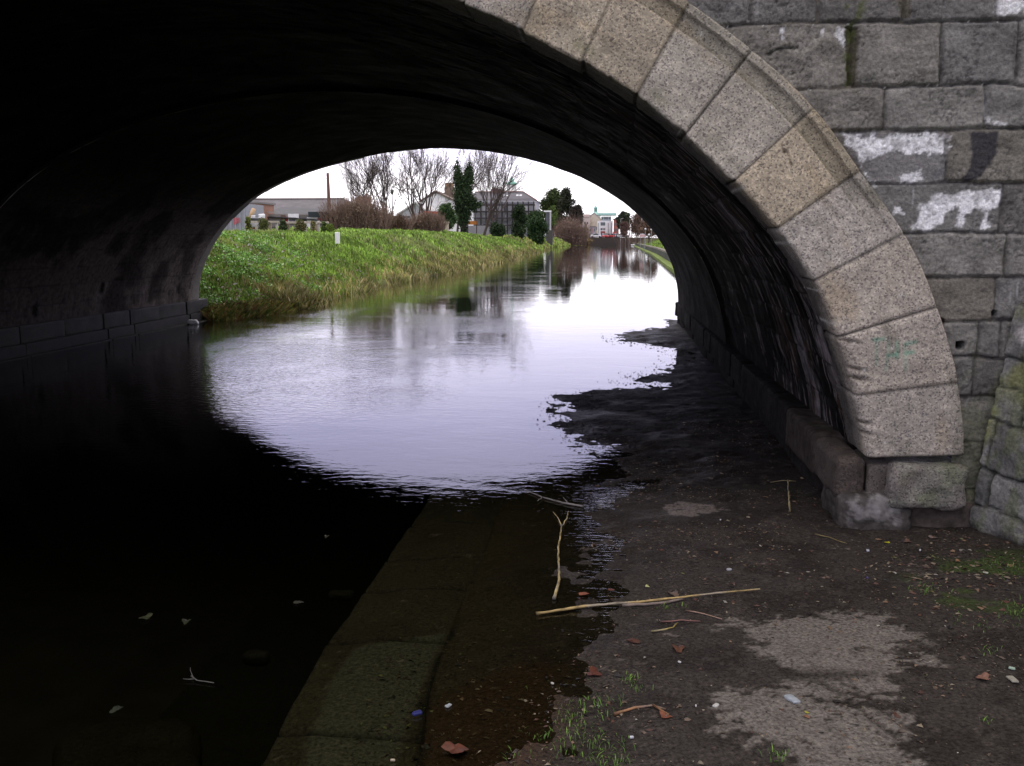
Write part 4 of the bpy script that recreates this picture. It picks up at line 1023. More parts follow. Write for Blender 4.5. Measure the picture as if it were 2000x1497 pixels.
# sunken pale stones
for i, (px, py, w, c, lab) in enumerate([(665, 1150, .15, (.016, .016, .009), 'sunken mossy stone beside the edge of the slabs'), (500, 1270, .12, (.014, .014, .012), 'faint pale stone sunk in the black water, furthest from the slabs')]):
    p = on(px, py, -.3); q = rock((p.x, p.y, -.34), (w, w * .5, .06), .8, seed=i + 80, n=10, col=c, amp=.04)
    tag(raw_mesh('sunken_stone', q[0], q[1], M['mud'], None, q[2], True), lab, 'stone')
p = on(430, 1207, -.1)
# ================================================================== BANKS AND WHAT STANDS ON THEM
def tz(x, y): return float(terrain(np.array([x]), np.array([y]))[0])
def bank_grass():
    rs = np.random.RandomState(21); V = []; C = []; Fc = []
    def put(n, ymin, ymax, emin, emax, hmin, hmax, w, cols, lean=.6, dens=None, power=1.6, side=-1):
        u = rs.uniform(0, 1, n); Y = ymin + (ymax - ymin) * u ** power; e = rs.uniform(emin, emax, n)
        X = XL(Y) - e if side < 0 else XR(Y) + e
        if dens is not None:
            k = dens(X, Y, e); X, Y, e = X[k], Y[k], e[k]
        n = len(X); Z = terrain(X, Y); far = np.clip(Y / 22, 1, 3.5)
        h = rs.uniform(hmin, hmax, n); ww = w * rs.uniform(.6, 1.3, n) * far; a = rs.uniform(0, 6.28, n); l = rs.uniform(.1, 1, n) * lean * h
        dx, dy = np.cos(a), np.sin(a)
        qa = rs.normal(0, .6, n); qx, qy = np.cos(qa) * ww, np.sin(qa) * ww          # blades turned mostly across the view
        P = np.stack([np.stack([X - qx, Y - qy, Z - .03], -1), np.stack([X + qx, Y + qy, Z - .03], -1), np.stack([X + dx * l * .3 + qx * .7, Y + dy * l * .3 + qy * .7, Z + h * .6], -1), np.stack([X + dx * l, Y + dy * l, Z + h], -1)], 1)
        base = sum(len(v) for v in V); V.append(P.reshape(-1, 3)); Fc.append((np.arange(n)[:, None] * 4 + np.arange(4)) + base)
        c = np.array(cols)[rs.randint(0, len(cols), n)] * rs.uniform(.5, 1.45, (n, 1)); t = fbm(X * .5, Y * .4, seed=33)
        c = mixc(c, (.26, .22, .12), sst(.56, .7, t) * .45); c = c * (.72 + .56 * sst(.38, .62, fbm(X * 1.6, Y * 1.1, seed=34)))[:, None]
        C.append(np.repeat(c[:, None], 4, 1).reshape(-1, 3) * np.tile([.8, .8, 1, 1.15], n)[:, None])
    green = [(.20, .33, .05), (.28, .44, .07), (.14, .24, .04), (.34, .47, .12)]
    straw = [(.44, .37, .16), (.33, .31, .10), (.22, .26, .06), (.50, .43, .22), (.18, .24, .06)]
    put(60000, 18.8, 42, .3, 5.5, .04, .12, .013, green)
    put(40000, 30, 125, .8, 9, .08, .2, .018, green, power=1.3)
    put(14000, 40, 110, 5, 22, .10, .22, .03, green, power=1.2)
    # taller straw coloured stems along the water and on the middle of the slope
    put(22000, 22.3, 60, -.45, 2.0, .10, .36, .008, straw, .6, lambda X, Y, e: rs.uniform(0, 1, len(X)) < sst(1.5, .1, e) * (.2 + .9 * sst(.42, .62, fbm(X * .8, Y * .5, seed=35))))
    put(12000, 45, 160, -.6, 1.8, .15, .4, .010, straw, .5, lambda X, Y, e: rs.uniform(0, 1, len(X)) < sst(1.8, .1, e))
    put(9000, 18.9, 23.5, -.55, .35, .08, .22, .007, [(.15, .16, .035), (.17, .15, .05), (.10, .14, .03), (.18, .11, .04)], 1.2)
    put(16000, 120, 300, -.2, 14, .2, .6, .05, green + straw[:2], power=1.1)
    # right bank above the quay
    put(9000, 30, 200, .5, 4.5, .06, .2, .02, green, side=1, power=1.3)
    o = raw_mesh('bank_grass', np.concatenate(V), np.concatenate(Fc), M['leaf'], None, np.concatenate(C))
    tag(o, 'rough green and straw coloured grass covering the canal banks', None, None, 'stuff')
bank_grass()
def leaves_cloud(centres, n, rs, size, cols, flat=.6):
    """n small leaf quads spread through ellipsoids [(cx,cy,cz,rx,ry,rz)]"""
    cen = np.array(centres); w = cen[:, 3] * cen[:, 4] * cen[:, 5]; k = rs.choice(len(cen), n, p=w / w.sum())
    d = rs.normal(0, 1, (n, 3)); d /= np.linalg.norm(d, axis=1, keepdims=True); r = rs.uniform(.1, 1, n) ** .5 * rs.choice([1, 1, 1, 1.22, 1.45], n)
    P = cen[k, :3] + d * r[:, None] * cen[k, 3:]
    a = rs.normal(0, 1, (n, 3)); a /= np.linalg.norm(a, axis=1, keepdims=True); b = np.cross(a, rs.normal(0, 1, (n, 3))); b /= np.linalg.norm(b, axis=1, keepdims=True)
    s = (size * rs.uniform(.5, 1.3, n))[:, None]
    V = np.stack([P - a * s, P + b * s * .5, P + a * s, P - b * s * .5], 1).reshape(-1, 3)
    Fc = np.arange(n * 4).reshape(n, 4); ck = hash1(k, 3)
    c = np.array(cols)[rs.randint(0, len(cols), n)] * (rs.uniform(.6, 1.35, n) * (.75 + .5 * ck))[:, None]
    return V, Fc, np.repeat(c, 4, 0)
# weeds with broad leaves close to the tunnel mouth
def weeds():
    rs = np.random.RandomState(8); cen = []
    for k in range(900):
        Y = 18.7 + 13 * rs.rand() ** 1.4; e = rs.uniform(.4, 4.8); X = XL(Y) - e; r = rs.uniform(.05, .16)
        if fbm(np.array([X * .9]), np.array([Y * .9]), seed=77)[0] < .47: continue
        cen.append((X, Y, tz(X, Y) + r * .5, r * 1.5, r * 1.5, r))
    V, Fc, C = leaves_cloud(cen, 24000, rs, .034, [(.17, .37, .055), (.12, .28, .04), (.24, .45, .10), (.38, .50, .28)])
    o = raw_mesh('bank_weeds', V, Fc, M['leaf'], None, C); tag(o, 'low broad-leaved weeds in bright green clumps on the left bank', None, None, 'stuff')
    mb_ = []
    n = 1800; Y = 18.7 + 16 * rs.rand(n) ** 1.3; e = rs.uniform(.2, 4.5, n); X = XL(Y) - e; Z = terrain(X, Y)
    V = []; Fc = []; C = []
    for i in range(n):
        s = rs.uniform(.015, .05); a = rs.uniform(0, 3.14); b = len(V)
        V += [(X[i] - s * cos(a), Y[i] - s * sin(a), Z[i] + .05), (X[i] + s * .5, Y[i] - s * .4, Z[i] + .07), (X[i] + s * cos(a), Y[i] + s * sin(a), Z[i] + .09), (X[i] - s * .4, Y[i] + s * .3, Z[i] + .11)]
        Fc.append((b, b + 1, b + 2, b + 3)); c = [(.25, .22, .18), (.14, .08, .05), (.35, .34, .32), (.08, .055, .04)][rs.randint(4)]; C += [c] * 4
    tag(raw_mesh('bank_leaf_litter', V, Fc, M['leaf'], None, C), 'dead leaves and rubbish bits caught in the bank grass', None, None, 'stuff')
weeds()

# ---- trees
def grow(mb, rs, p, d, L_, r, lvl, spread, up, col, nseg=5, ratio=.62, kids=(3, 5), rmin=.012):
    pts = [p]; rad = [r]; q = p.copy(); dd = d.normalized()
    for i in range(nseg):
        dd = (dd + Vector(rs.normal(0, .085, 3)) + Vector((0, 0, up * .10))).normalized()
        q = q + dd * (L_ / nseg); pts.append(q.copy()); rad.append(max(rmin, r * (1 - .42 * (i + 1) / nseg)))
    mb.tube(pts, rad, 6 if lvl >= 3 else (4 if lvl == 2 else 3), np.array(col) * rs.uniform(.75, 1.2), cap=False)
    if lvl == 0: return
    k = rs.randint(*kids) + (1 if lvl <= 2 else 0)
    for j in range(k):
        t = rs.uniform(.3, 1.0) if j < k - 1 else 1.0
        i = min(int(t * nseg), nseg - 1); f = t * nseg - i; pos = pts[i].lerp(pts[i + 1], f)
        ax = dd.orthogonal(); ax.rotate(Matrix.Rotation(rs.uniform(0, 6.28), 3, dd))
        nd = (dd * cos(spread * rs.uniform(.6, 1.3)) + ax.normalized() * sin(spread * rs.uniform(.7, 1.3))).normalized()
        grow(mb, rs, pos, nd, L_ * ratio * rs.uniform(.8, 1.15), max(rmin, rad[i] * .66), lvl - 1, spread, up, col, max(3, nseg - 1), ratio, kids, rmin)
def bare_tree(px, pyb, pyt, Y, label, seed, stems=1, spread=.62, up=.5, lvl=5, r0=None, group='bare trees beyond the left bank', col=(.095, .075, .068), lean=0, first=.30, kids=(3, 5), nm='bare_tree'):
    b = at(px, pyb, Y); t = at(px, pyt, Y); H = t.z - b.z; z0 = tz(b.x, Y)
    root = empty(nm, (b.x, Y, min(z0, b.z)), label, 'tree', group)
    rs = np.random.RandomState(seed); H = t.z - z0; r0 = r0 or H * .016
    tr = MB(); br = MB()
    for k in range(stems):
        d0 = Vector((lean + (k - (stems - 1) / 2) * .28 + rs.normal(0, .05), rs.normal(0, .08), 1)).normalized()
        p0 = Vector((b.x + (k - (stems - 1) / 2) * .35, Y, z0 - .2))
        L0 = H * first; pts = [p0]; q = p0.copy(); dd = d0.copy()
        for i in range(6):
            dd = (dd + Vector(rs.normal(0, .05, 3)) + Vector((0, 0, .04))).normalized(); q = q + dd * L0 / 6; pts.append(q.copy())
        tr.tube(pts, [r0 * (1.15 - .45 * i / 6) for i in range(7)], 8, col, cap=False)
        nb = rs.randint(5, 7)
        for j in range(nb):
            i = rs.randint(2, 6) if j else 6
            ax = Vector((cos(6.28 * j / nb + rs.normal(0, .4)), sin(6.28 * j / nb + rs.normal(0, .4)) * .8, 0))
            sp_ = spread * rs.uniform(.5, 1.25) if j else .1
            nd = (dd * cos(sp_) + ax * sin(sp_)).normalized()
            grow(br, rs, pts[i], nd, H * (.31 if j else .33) * rs.uniform(.85, 1.15), r0 * .66, lvl - 1, spread * .85, up, col, 5, .66, kids, .0075 * Y / 100)
    part(tr, 'trunk', M['bark'], root); part(br, 'branches', M['bark'], root)
    return root
bare_tree(712, 425, 262, 108, 'bare tree furthest left of the row, with a thin upright trunk behind the brick chimneys', 31, 1, .45, .8, 5, .11, lean=-.02)
bare_tree(752, 428, 252, 106, 'bare tree with two close dark trunks, second from the left of the row', 33, 2, .5, .6, 5, .13)
bare_tree(824, 422, 242, 104, 'bare tree with a forked trunk before the white gable, right of the twin-trunked tree', 35, 2, .6, .6, 5, .14, first=.26)
bare_tree(893, 440, 246, 112, 'bare tree behind the ivy covered trunk', 37, 1, .5, .7, 5, .13)
bare_tree(944, 462, 256, 100, 'leaning bare tree before the scaffolding, right of the ivy tree', 39, 1, .5, .7, 5, .13, lean=.13)
bare_tree(968, 440, 290, 125, 'slender bare tree rising before the slate roof under the green spire', 41, 1, .45, .8, 5, .10)
def leafy(name, px0, px1, pyt, pyb, Y, n, size, cols, label, cat, seed, lumps=14, depth=None, group=None, trunk=True, shape='round', bark=(.05, .042, .035), mat='leaf', twigs=0):
    a = at(px0, pyb, Y); b = at(px1, pyt, Y); cx = (a.x + b.x) / 2; wd = b.x - a.x; z0 = min(a.z, tz(cx, Y)); H = b.z - a.z
    rs = np.random.RandomState(seed); root = empty(name, (cx, Y, z0), label, cat, group); cen = []; lumps = int(lumps * 2.2)
    for k in range(lumps):
        u = rs.uniform(0, 1); v = rs.uniform(-1, 1)
        if shape == 'round': half = wd / 2 * sqrt(max(.05, 1 - (2 * u - 1) ** 2 * .8)); s = rs.uniform(.09, .24) * min(wd, H)
        elif shape == 'mound': half = wd / 2 * sqrt(max(.04, 1 - u ** 2)); s = rs.uniform(.14, .26) * min(wd, H * 1.4)
        else: half = wd / 2 * (1 - .45 * u); s = rs.uniform(.14, .3) * wd
        x = cx + v * max(0, half - s); y = Y + rs.uniform(-1, 1) * max(0, (depth or wd * .7) / 2 - s * .5); z = a.z + s * .6 + u * max(.01, (H - s * 1.4))
        cen.append((x, y, z, s, s, s * rs.uniform(.7, 1.1)))
    V, Fc, C = leaves_cloud(cen, n, rs, size, cols)
    if trunk:
        mb = MB(); mb.tube([(cx, Y, z0 - .2), (cx + .02 * wd, Y, z0 + (b.z - z0) * .45), (cx, Y, b.z - H * .15)], [max(.06, H * .022), H * .015, H * .006], 7, bark)
        for k in range(9):
            c = cen[rs.randint(len(cen))]; h = rs.uniform(.1, .6); mb.tube([(cx, Y, lerp(z0, b.z, h)), ((cx + c[0]) / 2, (Y + c[1]) / 2, c[2] - .15 * H * (c[2] > z0 + .3 * H)), c[:3]], [H * .010, H * .006, .01], 4, bark)
        part(mb, 'trunk', M['bark'], root)
    o = raw_mesh('crown', V, Fc, M[mat], root, C); settle(o, root)
    if twigs:
        mb = MB()
        for k in range(twigs):
            x = cx + rs.uniform(-.46, .46) * wd; y = Y + rs.uniform(-.3, .3) * wd * .6; hh = (b.z - z0) * rs.uniform(.55, 1.08) * sqrt(max(.1, 1 - ((x - cx) / wd * 2) ** 2 * .7))
            p = Vector((x, y, z0)); d = Vector(((x - cx) / wd * .5 + rs.normal(0, .2), rs.normal(0, .2), 1)).normalized()
            mb.tube([p, p + d * hh * .5, p + (d + Vector(rs.normal(0, .15, 3))) * hh], [.018, .013, .008], 3, np.array((.22, .155, .12)) * rs.uniform(.6, 1.3), cap=False)
        part(mb, 'twigs', M['bark'], root)
    return root
dkgreen = [(.022, .045, .018), (.035, .065, .022), (.05, .085, .03), (.016, .03, .012)]
# ivy covered tree
a = at(905, 452, 95); root = empty('ivy_tree', (a.x, 95, tz(a.x, 95)), 'tall dead trunk thickly covered with dark green ivy, forked at the top', 'tree')
mb = MB(); T = [at(*p, 95) for p in ((905, 455), (906, 420), (904, 380), (896, 345), (893, 312))]; mb.tube(T, [.32, .26, .2, .13, .05], 8, (.05, .04, .035)); T2 = [at(*p, 95) for p in ((905, 390), (914, 355), (917, 320))]; mb.tube(T2, [.16, .12, .05], 7, (.05, .04, .035)); part(mb, 'trunk', M['bark'], root)
rs = np.random.RandomState(14); cen = []
for (x, y, r) in [(906, 448, 8), (905, 435, 10), (908, 422, 13), (903, 410, 15), (906, 398, 15), (908, 386, 16), (902, 376, 14), (900, 365, 13), (910, 368, 12), (897, 352, 11), (913, 353, 11), (895, 340, 9), (916, 341, 10), (893, 329, 7), (917, 330, 7), (892, 318, 4), (891, 310, 2.5), (917, 320, 4), (922, 395, 10), (925, 405, 8), (893, 388, 8), (934, 402, 6), (939, 398, 5), (895, 346, 9)]:
    p = at(x, y, 95); s = r / F * 95; cen.append((p.x, 95, p.z, s, s, s * 1.1))
V, Fc, C = leaves_cloud(cen, 17000, rs, .11, dkgreen); o = raw_mesh('ivy', V, Fc, M['leaf'], root, C); settle(o, root)

leafy('evergreen_bush', 853, 893, 396, 448, 92, 5200, .12, [(.03, .065, .022), (.045, .09, .03), (.065, .11, .035)], 'round dark green bush left of the ivy covered tree', 'bush', 51, 14)
leafy('evergreen_shrub', 955, 990, 430, 470, 118, 3600, .13, dkgreen, 'low dark evergreen shrub at the foot of the scaffolding, left one', 'shrub', 52, 12, group='dark shrubs before the scaffolding')
leafy('evergreen_shrub', 995, 1034, 398, 468, 128, 7000, .14, dkgreen, 'tall dark evergreen shrub before the right half of the scaffolding', 'shrub', 53, 16, group='dark shrubs before the scaffolding')
leafy('evergreen_shrub', 1022, 1072, 410, 478, 152, 12000, .17, [(.02, .045, .016), (.03, .065, .02), (.045, .085, .025)], 'broad dark evergreen shrub leaning over the bank beside the white post frame', 'shrub', 54, 18, group='dark shrubs before the scaffolding')
leafy('evergreen_tree', 1052, 1108, 367, 458, 292, 11000, .36, [(.05, .075, .02), (.075, .105, .03), (.035, .055, .02)], 'large olive green evergreen tree beyond the white post frame', 'tree', 55, 24, group='big trees beyond the canal bend')
leafy('evergreen_tree', 1085, 1128, 368, 460, 286, 11000, .36, [(.022, .03, .014), (.035, .045, .02), (.03, .028, .02)], 'tall blackish green evergreen tree, right of the olive green one', 'tree', 56, 22, group='big trees beyond the canal bend')
leafy('dark_tree', 1108, 1143, 400, 465, 280, 7500, .34, [(.035, .03, .025), (.05, .04, .034), (.03, .03, .02)], 'dusky brown half bare tree sloping down right of the evergreens', 'tree', 57, 16, group='big trees beyond the canal bend')
leafy('light_green_bush', 1068, 1092, 402, 440, 240, 2200, .2, [(.09, .14, .03), (.12, .17, .05)], 'light green bush before the big evergreen trees', 'bush', 58, 8)
brown = [(.20, .140, .105), (.25, .175, .125), (.15, .110, .085), (.30, .23, .15)]
def scrub(px0, px1, pyt, pyb, Y, label, seed, n=7000, cols=brown, tw=900, group=None, name='bare_bush', size=.05):
    return leafy(name, px0, px1, pyt, pyb, Y, n, size, cols, label, 'bush', seed, 22, (at(px1, pyb, Y).x - at(px0, pyb, Y).x) * .5, group, False, 'mound', twigs=tw)
scrub(636, 762, 388, 452, 62, 'broad reddish brown thicket of bare twigs below the telegraph pole', 61, 13000, tw=1600, group='brown thickets on the left bank')
scrub(752, 806, 420, 450, 66, 'small brown thicket with rusty leaves between the two larger thickets', 62, 5000, [(.13, .075, .045), (.17, .09, .05), (.08, .06, .035)], 500, 'brown thickets on the left bank')
scrub(800, 868, 414, 450, 68, 'low reddish thicket left of the round evergreen bush', 63, 7000, tw=800, group='brown thickets on the left bank')
scrub(1078, 1148, 424, 477, 262, 'large brown bare bush overhanging the far left water edge', 64, 15000, [(.22, .15, .125), (.28, .19, .15), (.16, .115, .095)], 1400, None, 'overhanging_bush', .16)
scrub(1122, 1156, 454, 478, 296, 'clump of yellow reeds at the water edge right of the brown bush', 65, 3500, [(.42, .34, .12), (.36, .30, .10), (.48, .40, .18)], 500, None, 'reed_clump', .2)
scrub(1138, 1150, 435, 464, 316, 'small brown bush behind the yellow reeds', 66, 1500, tw=120, name='small_bush', size=.1)
# yellow green shrubs tied to the fence
for i, (x0, x1, yt, lab) in enumerate([(478, 492, 426, 'yellow green conifer at the left end of the wooden fence'), (502, 528, 430, 'olive green shrub at the fence, second from the left'), (542, 564, 430, 'dark green shrub in the middle of the fence'), (572, 600, 428, 'wide olive shrub at the fence right of the middle one'), (606, 618, 434, 'thin straw coloured shrub before the white door'), (626, 640, 436, 'green shrub before the red panel'), (636, 654, 440, 'bright yellow green shrub at the right end of the fence')]):
    leafy('fence_shrub', x0, x1, yt - 2, 458, 47.5, 2200, .05, [[(.14, .17, .03), (.18, .20, .05)], [(.13, .13, .05), (.10, .13, .03)], [(.05, .08, .03), (.07, .09, .04)], [(.14, .12, .05), (.11, .13, .04)], [(.22, .18, .08), (.15, .15, .05)], [(.07, .11, .03), (.10, .15, .03)], [(.15, .20, .03), (.11, .16, .03)]][i], lab, 'shrub', 70 + i, 8, group='shrubs along the wooden fence', trunk=True, shape='col')
# ---- wooden fence
a0, a1 = at(482, 455, 48), at(643, 462, 48)
root = empty('wooden_fence', ((a0.x + a1.x) / 2, 48, tz((a0.x + a1.x) / 2, 48)), 'low fence of pale weathered rails and posts overgrown with shrubs', 'fence')
zt = at(560, 434, 48).z
for x0, x1, dz in ((a0.x, (a0.x * .6 + a1.x * .4), .02), ((a0.x * .6 + a1.x * .4), a1.x, -.02)):
    mb = MB(); mb.box(x0, x1, 47.97, 48.03, zt - .05 + dz, zt + .03 + dz, (.42, .38, .31), warp=.01); part(mb, 'rail', M['build'], root)
for i, px in enumerate([483, 500, 508, 527, 540, 563, 580, 596, 608, 616, 622, 640]):
    p = at(px, 450, 48); mb = MB(); w = .05 + .03 * (i % 3 == 0); hz = zt + [.03, -.1, .05, .02][i % 4]; mb.box(p.x - w, p.x + w, 48.035, 48.09, tz(p.x, 48) - .2, hz, [(.40, .34, .26), (.55, .52, .46), (.28, .24, .17)][i % 3], warp=.01); part(mb, 'post', M['build'], root)
p = at(659, 468, 37); mb = MB(); a = at(655, 468, 37); b = at(664, 452, 37); mb.box(a.x + .02, b.x - .02, 36.9, 37.02, a.z - .15, b.z - .05, (.84, .84, .84), warp=.012)
tag(mb.build('marker_post', M['build']), 'short white marker post leaning on the crest of the grass bank', 'post')
# ---- things behind the fence
def pbox(mb, x0, x1, y0, y1, Y, D, col, warp=0):
    a = at(x0, y1, Y); b = at(x1, y0, Y); mb.box(a.x, b.x, Y, Y + D, a.z, b.z, col, warp=warp); return mb
def thing_box(name, label, cat, x, Y, z=None, group=None):
    return empty(name, (x, Y, tz(x, Y) if z is None else z), label, cat, group)
a = at(466, 452, 55); root = thing_box('metal_container', 'grey metal container with a faint red mark at the tunnel mouth', 'container', a.x, 55)
mb = MB(); zc = tz(a.x, 55); a = at(440, 455, 55); b = at(479, 398, 55); mb.box(a.x - 3, b.x, 55, 58, zc - .2, b.z, (.26, .27, .30)); part(mb, 'body', M['metal'], root)
mb = MB()
for k in range(14): x = b.x - .12 - k * .28; mb.box(x, x + .10, 54.96, 54.998, zc - .2, b.z - .03, (.30, .31, .34))
part(mb, 'ribs', M['metal'], root); root.children[-1]['kind'] = 'stuff'
mb = MB(); q = at(462, 432, 54.95)
for k in range(3): mb.box(q.x - .18 + .15 * k, q.x - .09 + .15 * k, 54.93, 54.95, q.z - .2 + .05 * k, q.z + .18, (.45, .10, .12))
part(mb, 'paint_mark', M['metal'], root)
a = at(492, 440, 60); root = thing_box('brick_outhouse', 'orange brick outhouse wall behind the grey container', 'outhouse', a.x, 60)
mb = MB(); a = at(470, 440, 60); b = at(503, 398, 60); mb.box(a.x, b.x, 60, 63, tz(b.x, 60) - .2, b.z, (.30, .17, .12)); part(mb, 'wall', M['build'], root)
mb = MB(); mb.box(a.x - .1, b.x + .1, 59.9, 63.1, b.z + .003, b.z + .12, (.2, .19, .18)); part(mb, 'coping', M['build'], root)
mb = MB(); P = [at(488, 428, 52), at(496, 408, 52)]; mb.tube(P, .12, 10, (.58, .40, .24)); tag(mb.build('leaning_pipe', M['build'], None, True), 'thick tan pipe leaning above the junk heap', 'pipe')
def junk(name, px, py, w, h, col, label, yaw=0, Y=50, mat='litter', cat='junk'):
    c = at(px, py, Y); s = Y / F; q = rock((c.x, Y, c.z), (w * s, w * s * .8, h * s), .5, seed=int(px), n=9, col=col, amp=.12, freq=2, yaw=yaw)
    return tag(raw_mesh(name, q[0], q[1], M[mat], None, q[2]), label, cat)
junk('white_drum', 511, 423, 12, 10, (.84, .84, .84), 'white drum on top of the junk heap', cat='drum')
junk('white_sack', 495, 424, 8, 7, (.62, .62, .62), 'small white sack left of the white drum', cat='sack')
junk('black_tarpaulin', 502, 431, 24, 10, (.03, .035, .04), 'crumpled black tarpaulin under the white drum', cat='tarpaulin')
junk('grey_sheeting', 508, 440, 30, 10, (.30, .30, .30), 'grey sheeting at the foot of the junk heap', cat='sheeting')
junk('rusty_crate', 497, 443, 9, 10, (.25, .09, .04), 'rusty red crate behind the fence below the white sack', cat='crate')
# ---- lean-to with panels, and the long slate roofed shed
Yl = 62
a = at(560, 440, Yl); root = thing_box('lean_to_shed', 'patched lean-to shed with black felt roof, white door frame and red panel', 'shed', a.x, Yl)
def P_(nm, x0, x1, y0, y1, dY, col, D=.06, mat='build', parent=None):
    mb = MB(); pbox(mb, x0, x1, y0, y1, Yl - dY, D, col, 0); return part(mb, nm, M[mat], parent or root)
mb = MB(); a = at(498, 462, Yl); b = at(642, 418, Yl); mb.box(a.x, b.x, Yl, Yl + 5, tz(a.x, Yl) - .3, b.z, (.30, .28, .26)); part(mb, 'wall', M['build'], root)
mb = MB(); zr = [at(x, y, Yl - .3) for x, y in ((498, 416), (548, 418), (602, 421), (638, 425))]
V = []; 
for p in zr: V += [(p.x, Yl - .3, p.z - .28), (p.x, Yl - .3, p.z - .22), (p.x, Yl + 5, p.z + .55), (p.x, Yl + 5, p.z + .49)]
Fc = []
for i in range(3):
    q = i * 4; Fc += [(q + j, q + 4 + j, q + 4 + (j + 1) % 4, q + (j + 1) % 4) for j in range(4)]
Fc += [(0, 1, 2, 3), (15, 14, 13, 12)]; mb.add(V, Fc, (.035, .035, .04)); part(mb, 'roof', M['slate'], root)
P_('grey_panel', 517, 549, 423, 444, .1, (.28, .26, .26)); P_('brick_pier', 549, 557, 420, 446, .12, (.16, .11, .09))
P_('red_panel', 558, 562, 424, 440, .14, (.35, .05, .06)); P_('red_panel', 621, 634, 427, 437, .14, (.38, .04, .05), mat='metal')
fr = P_('door_frame', 563, 583, 418, 437, .1, (.84, .84, .84), .05)
P_('door', 565, 577, 425, 437, .13, (.22, .21, .24), .028)
P_('white_panel', 600, 620, 425, 450, .1, (.84, .84, .84)); P_('stone_infill', 584, 600, 420, 440, .05, (.17, .155, .14))
P_('lintel_pipe', 503, 545, 414, 416, .34, (.42, .41, .40), .05); P_('tarpaulin', 602, 638, 414, 425, .36, (.04, .05, .055), .05)
Ys = 95
a = at(600, 440, Ys); root = thing_box('long_shed', 'long low shed with a mottled grey slate roof left of the telegraph pole', 'shed', a.x, Ys)
z0 = tz(a.x, Ys); e0, e1 = at(488, 420, Ys), at(735, 424, Ys); r0_, r1_ = at(500, 392, Ys + 4), at(672, 389, Ys + 4)
mb = MB(); mb.box(e0.x - 3, e1.x, Ys, Ys + 8, z0 - .3, e0.z, (.20, .17, .15)); part(mb, 'wall', M['build'], root)
mb = MB(); x0 = e0.x - 3.3; zr_ = r1_.z
V = [(x0, Ys - .3, e0.z - .1), (e1.x + .3, Ys - .3, e0.z - .1), (r1_.x, Ys + 4, zr_), (x0, Ys + 4, zr_), (x0, Ys + 8.3, e0.z - .1), (e1.x + .3, Ys + 8.3, e0.z - .1)]
mb.add(V, [(0, 1, 2, 3), (1, 5, 2), (5, 4, 3, 2), (0, 3, 4)], (.115, .105, .115)); part(mb, 'roof', M['slate'], root)
mb = MB(); mb.tube([(x0, Ys + 4, zr_ + .03), (r1_.x, Ys + 4, zr_ + .03)], .09, 6, (.14, .11, .10)); part(mb, 'ridge', M['slate'], root)
for px, lab in ((703, 'thicker brick chimney stack with a broken top behind the brown thicket'), (716, 'thin brick chimney stack, right of the thicker one')):
    w = 8 if px == 703 else 5; Yc = 90; a = at(px - w, 430, Yc); b = at(px + w, 384 if px == 703 else 382, Yc); root = thing_box('brick_chimney', lab, 'chimney', (a.x + b.x) / 2, Yc, group='brick chimney stacks left of the bare trees')
    mb = MB(); mb.box(a.x, b.x, Yc, Yc + .8, tz(a.x, Yc) - .2, b.z - .25, (.20, .10, .075)); part(mb, 'stack', M['build'], root)
    mb = MB(); mb.box(a.x - .05, b.x + .05, Yc - .05, Yc + .85, b.z - .247, b.z - .1, (.17, .10, .08)); part(mb, 'cap', M['build'], root)
    mb = MB(); mb.tube([((a.x + b.x) / 2 - .1, Yc + .4, b.z - .1), ((a.x + b.x) / 2 - .1, Yc + .4, b.z + .15)], .11, 8, (.12, .06, .05)); part(mb, 'pot', M['build'], root)
# telegraph pole and its wires
a, b = at(645, 455, 70), at(640, 338, 70); root = thing_box('telegraph_pole', 'reddish brown wooden telegraph pole leaning above the thicket', 'pole', a.x, 70)
mb = MB(); mb.tube([(a.x, 70, tz(a.x, 70) - .3), (b.x, 70, b.z)], [.16, .10], 10, (.13, .075, .06)); part(mb, 'pole', M['bark'], root, True)
for k, (px, py, Ye) in enumerate(((440, 372, 40), (470, 385, 44))):
    mb = MB(); e = at(px, py, Ye); s = Vector((b.x, 70, b.z - .08 - .25 * k)); mb.tube([s.lerp(e, t) - Vector((0, 0, .5 * 4 * t * (1 - t))) for t in np.linspace(0, 1, 9)], .011, 4, (.1, .1, .1)); part(mb, 'wire', M['metal'], root)
# street lamp
a, b = at(767, 440, 85), at(767, 374, 85); root = thing_box('street_lamp', 'grey street lamp post with a dark lantern head left of the forked bare tree', 'lamp', a.x, 85)
mb = MB(); mb.tube([(a.x, 85, tz(a.x, 85) - .2), (a.x, 85, b.z - .3)], [.09, .05], 8, (.28, .28, .28)); part(mb, 'post', M['metal'], root, True)
mb = MB(); mb.tube([(a.x, 85, b.z - .3), (a.x, 85, b.z - .15), (a.x, 85, b.z + .1), (a.x, 85, b.z + .18)], [.06, .14, .17, .03], 8, (.06, .06, .05)); part(mb, 'lantern', M['metal'], root, True)
# low dark fence line left of the lamp
mb = MB(); a = at(735, 430, 84); b = at(800, 424, 84); mb.box(a.x, b.x, 84.1, 84.2, b.z - .1, b.z + .08, (.05, .05, .055)); 
root = thing_box('barrier', 'low dark rail barrier behind the thickets beside the street lamp', 'barrier', (a.x + b.x) / 2, 84); part(mb, 'rail', M['metal'], root)
for k in range(5):
    x = lerp(a.x, b.x, (k + .5) / 5); mb = MB(); mb.box(x - .05, x + .05, 84.1, 84.2, tz(x, 84) - .2, b.z - .103, (.05, .05, .055)); part(mb, 'post', M['metal'], root)
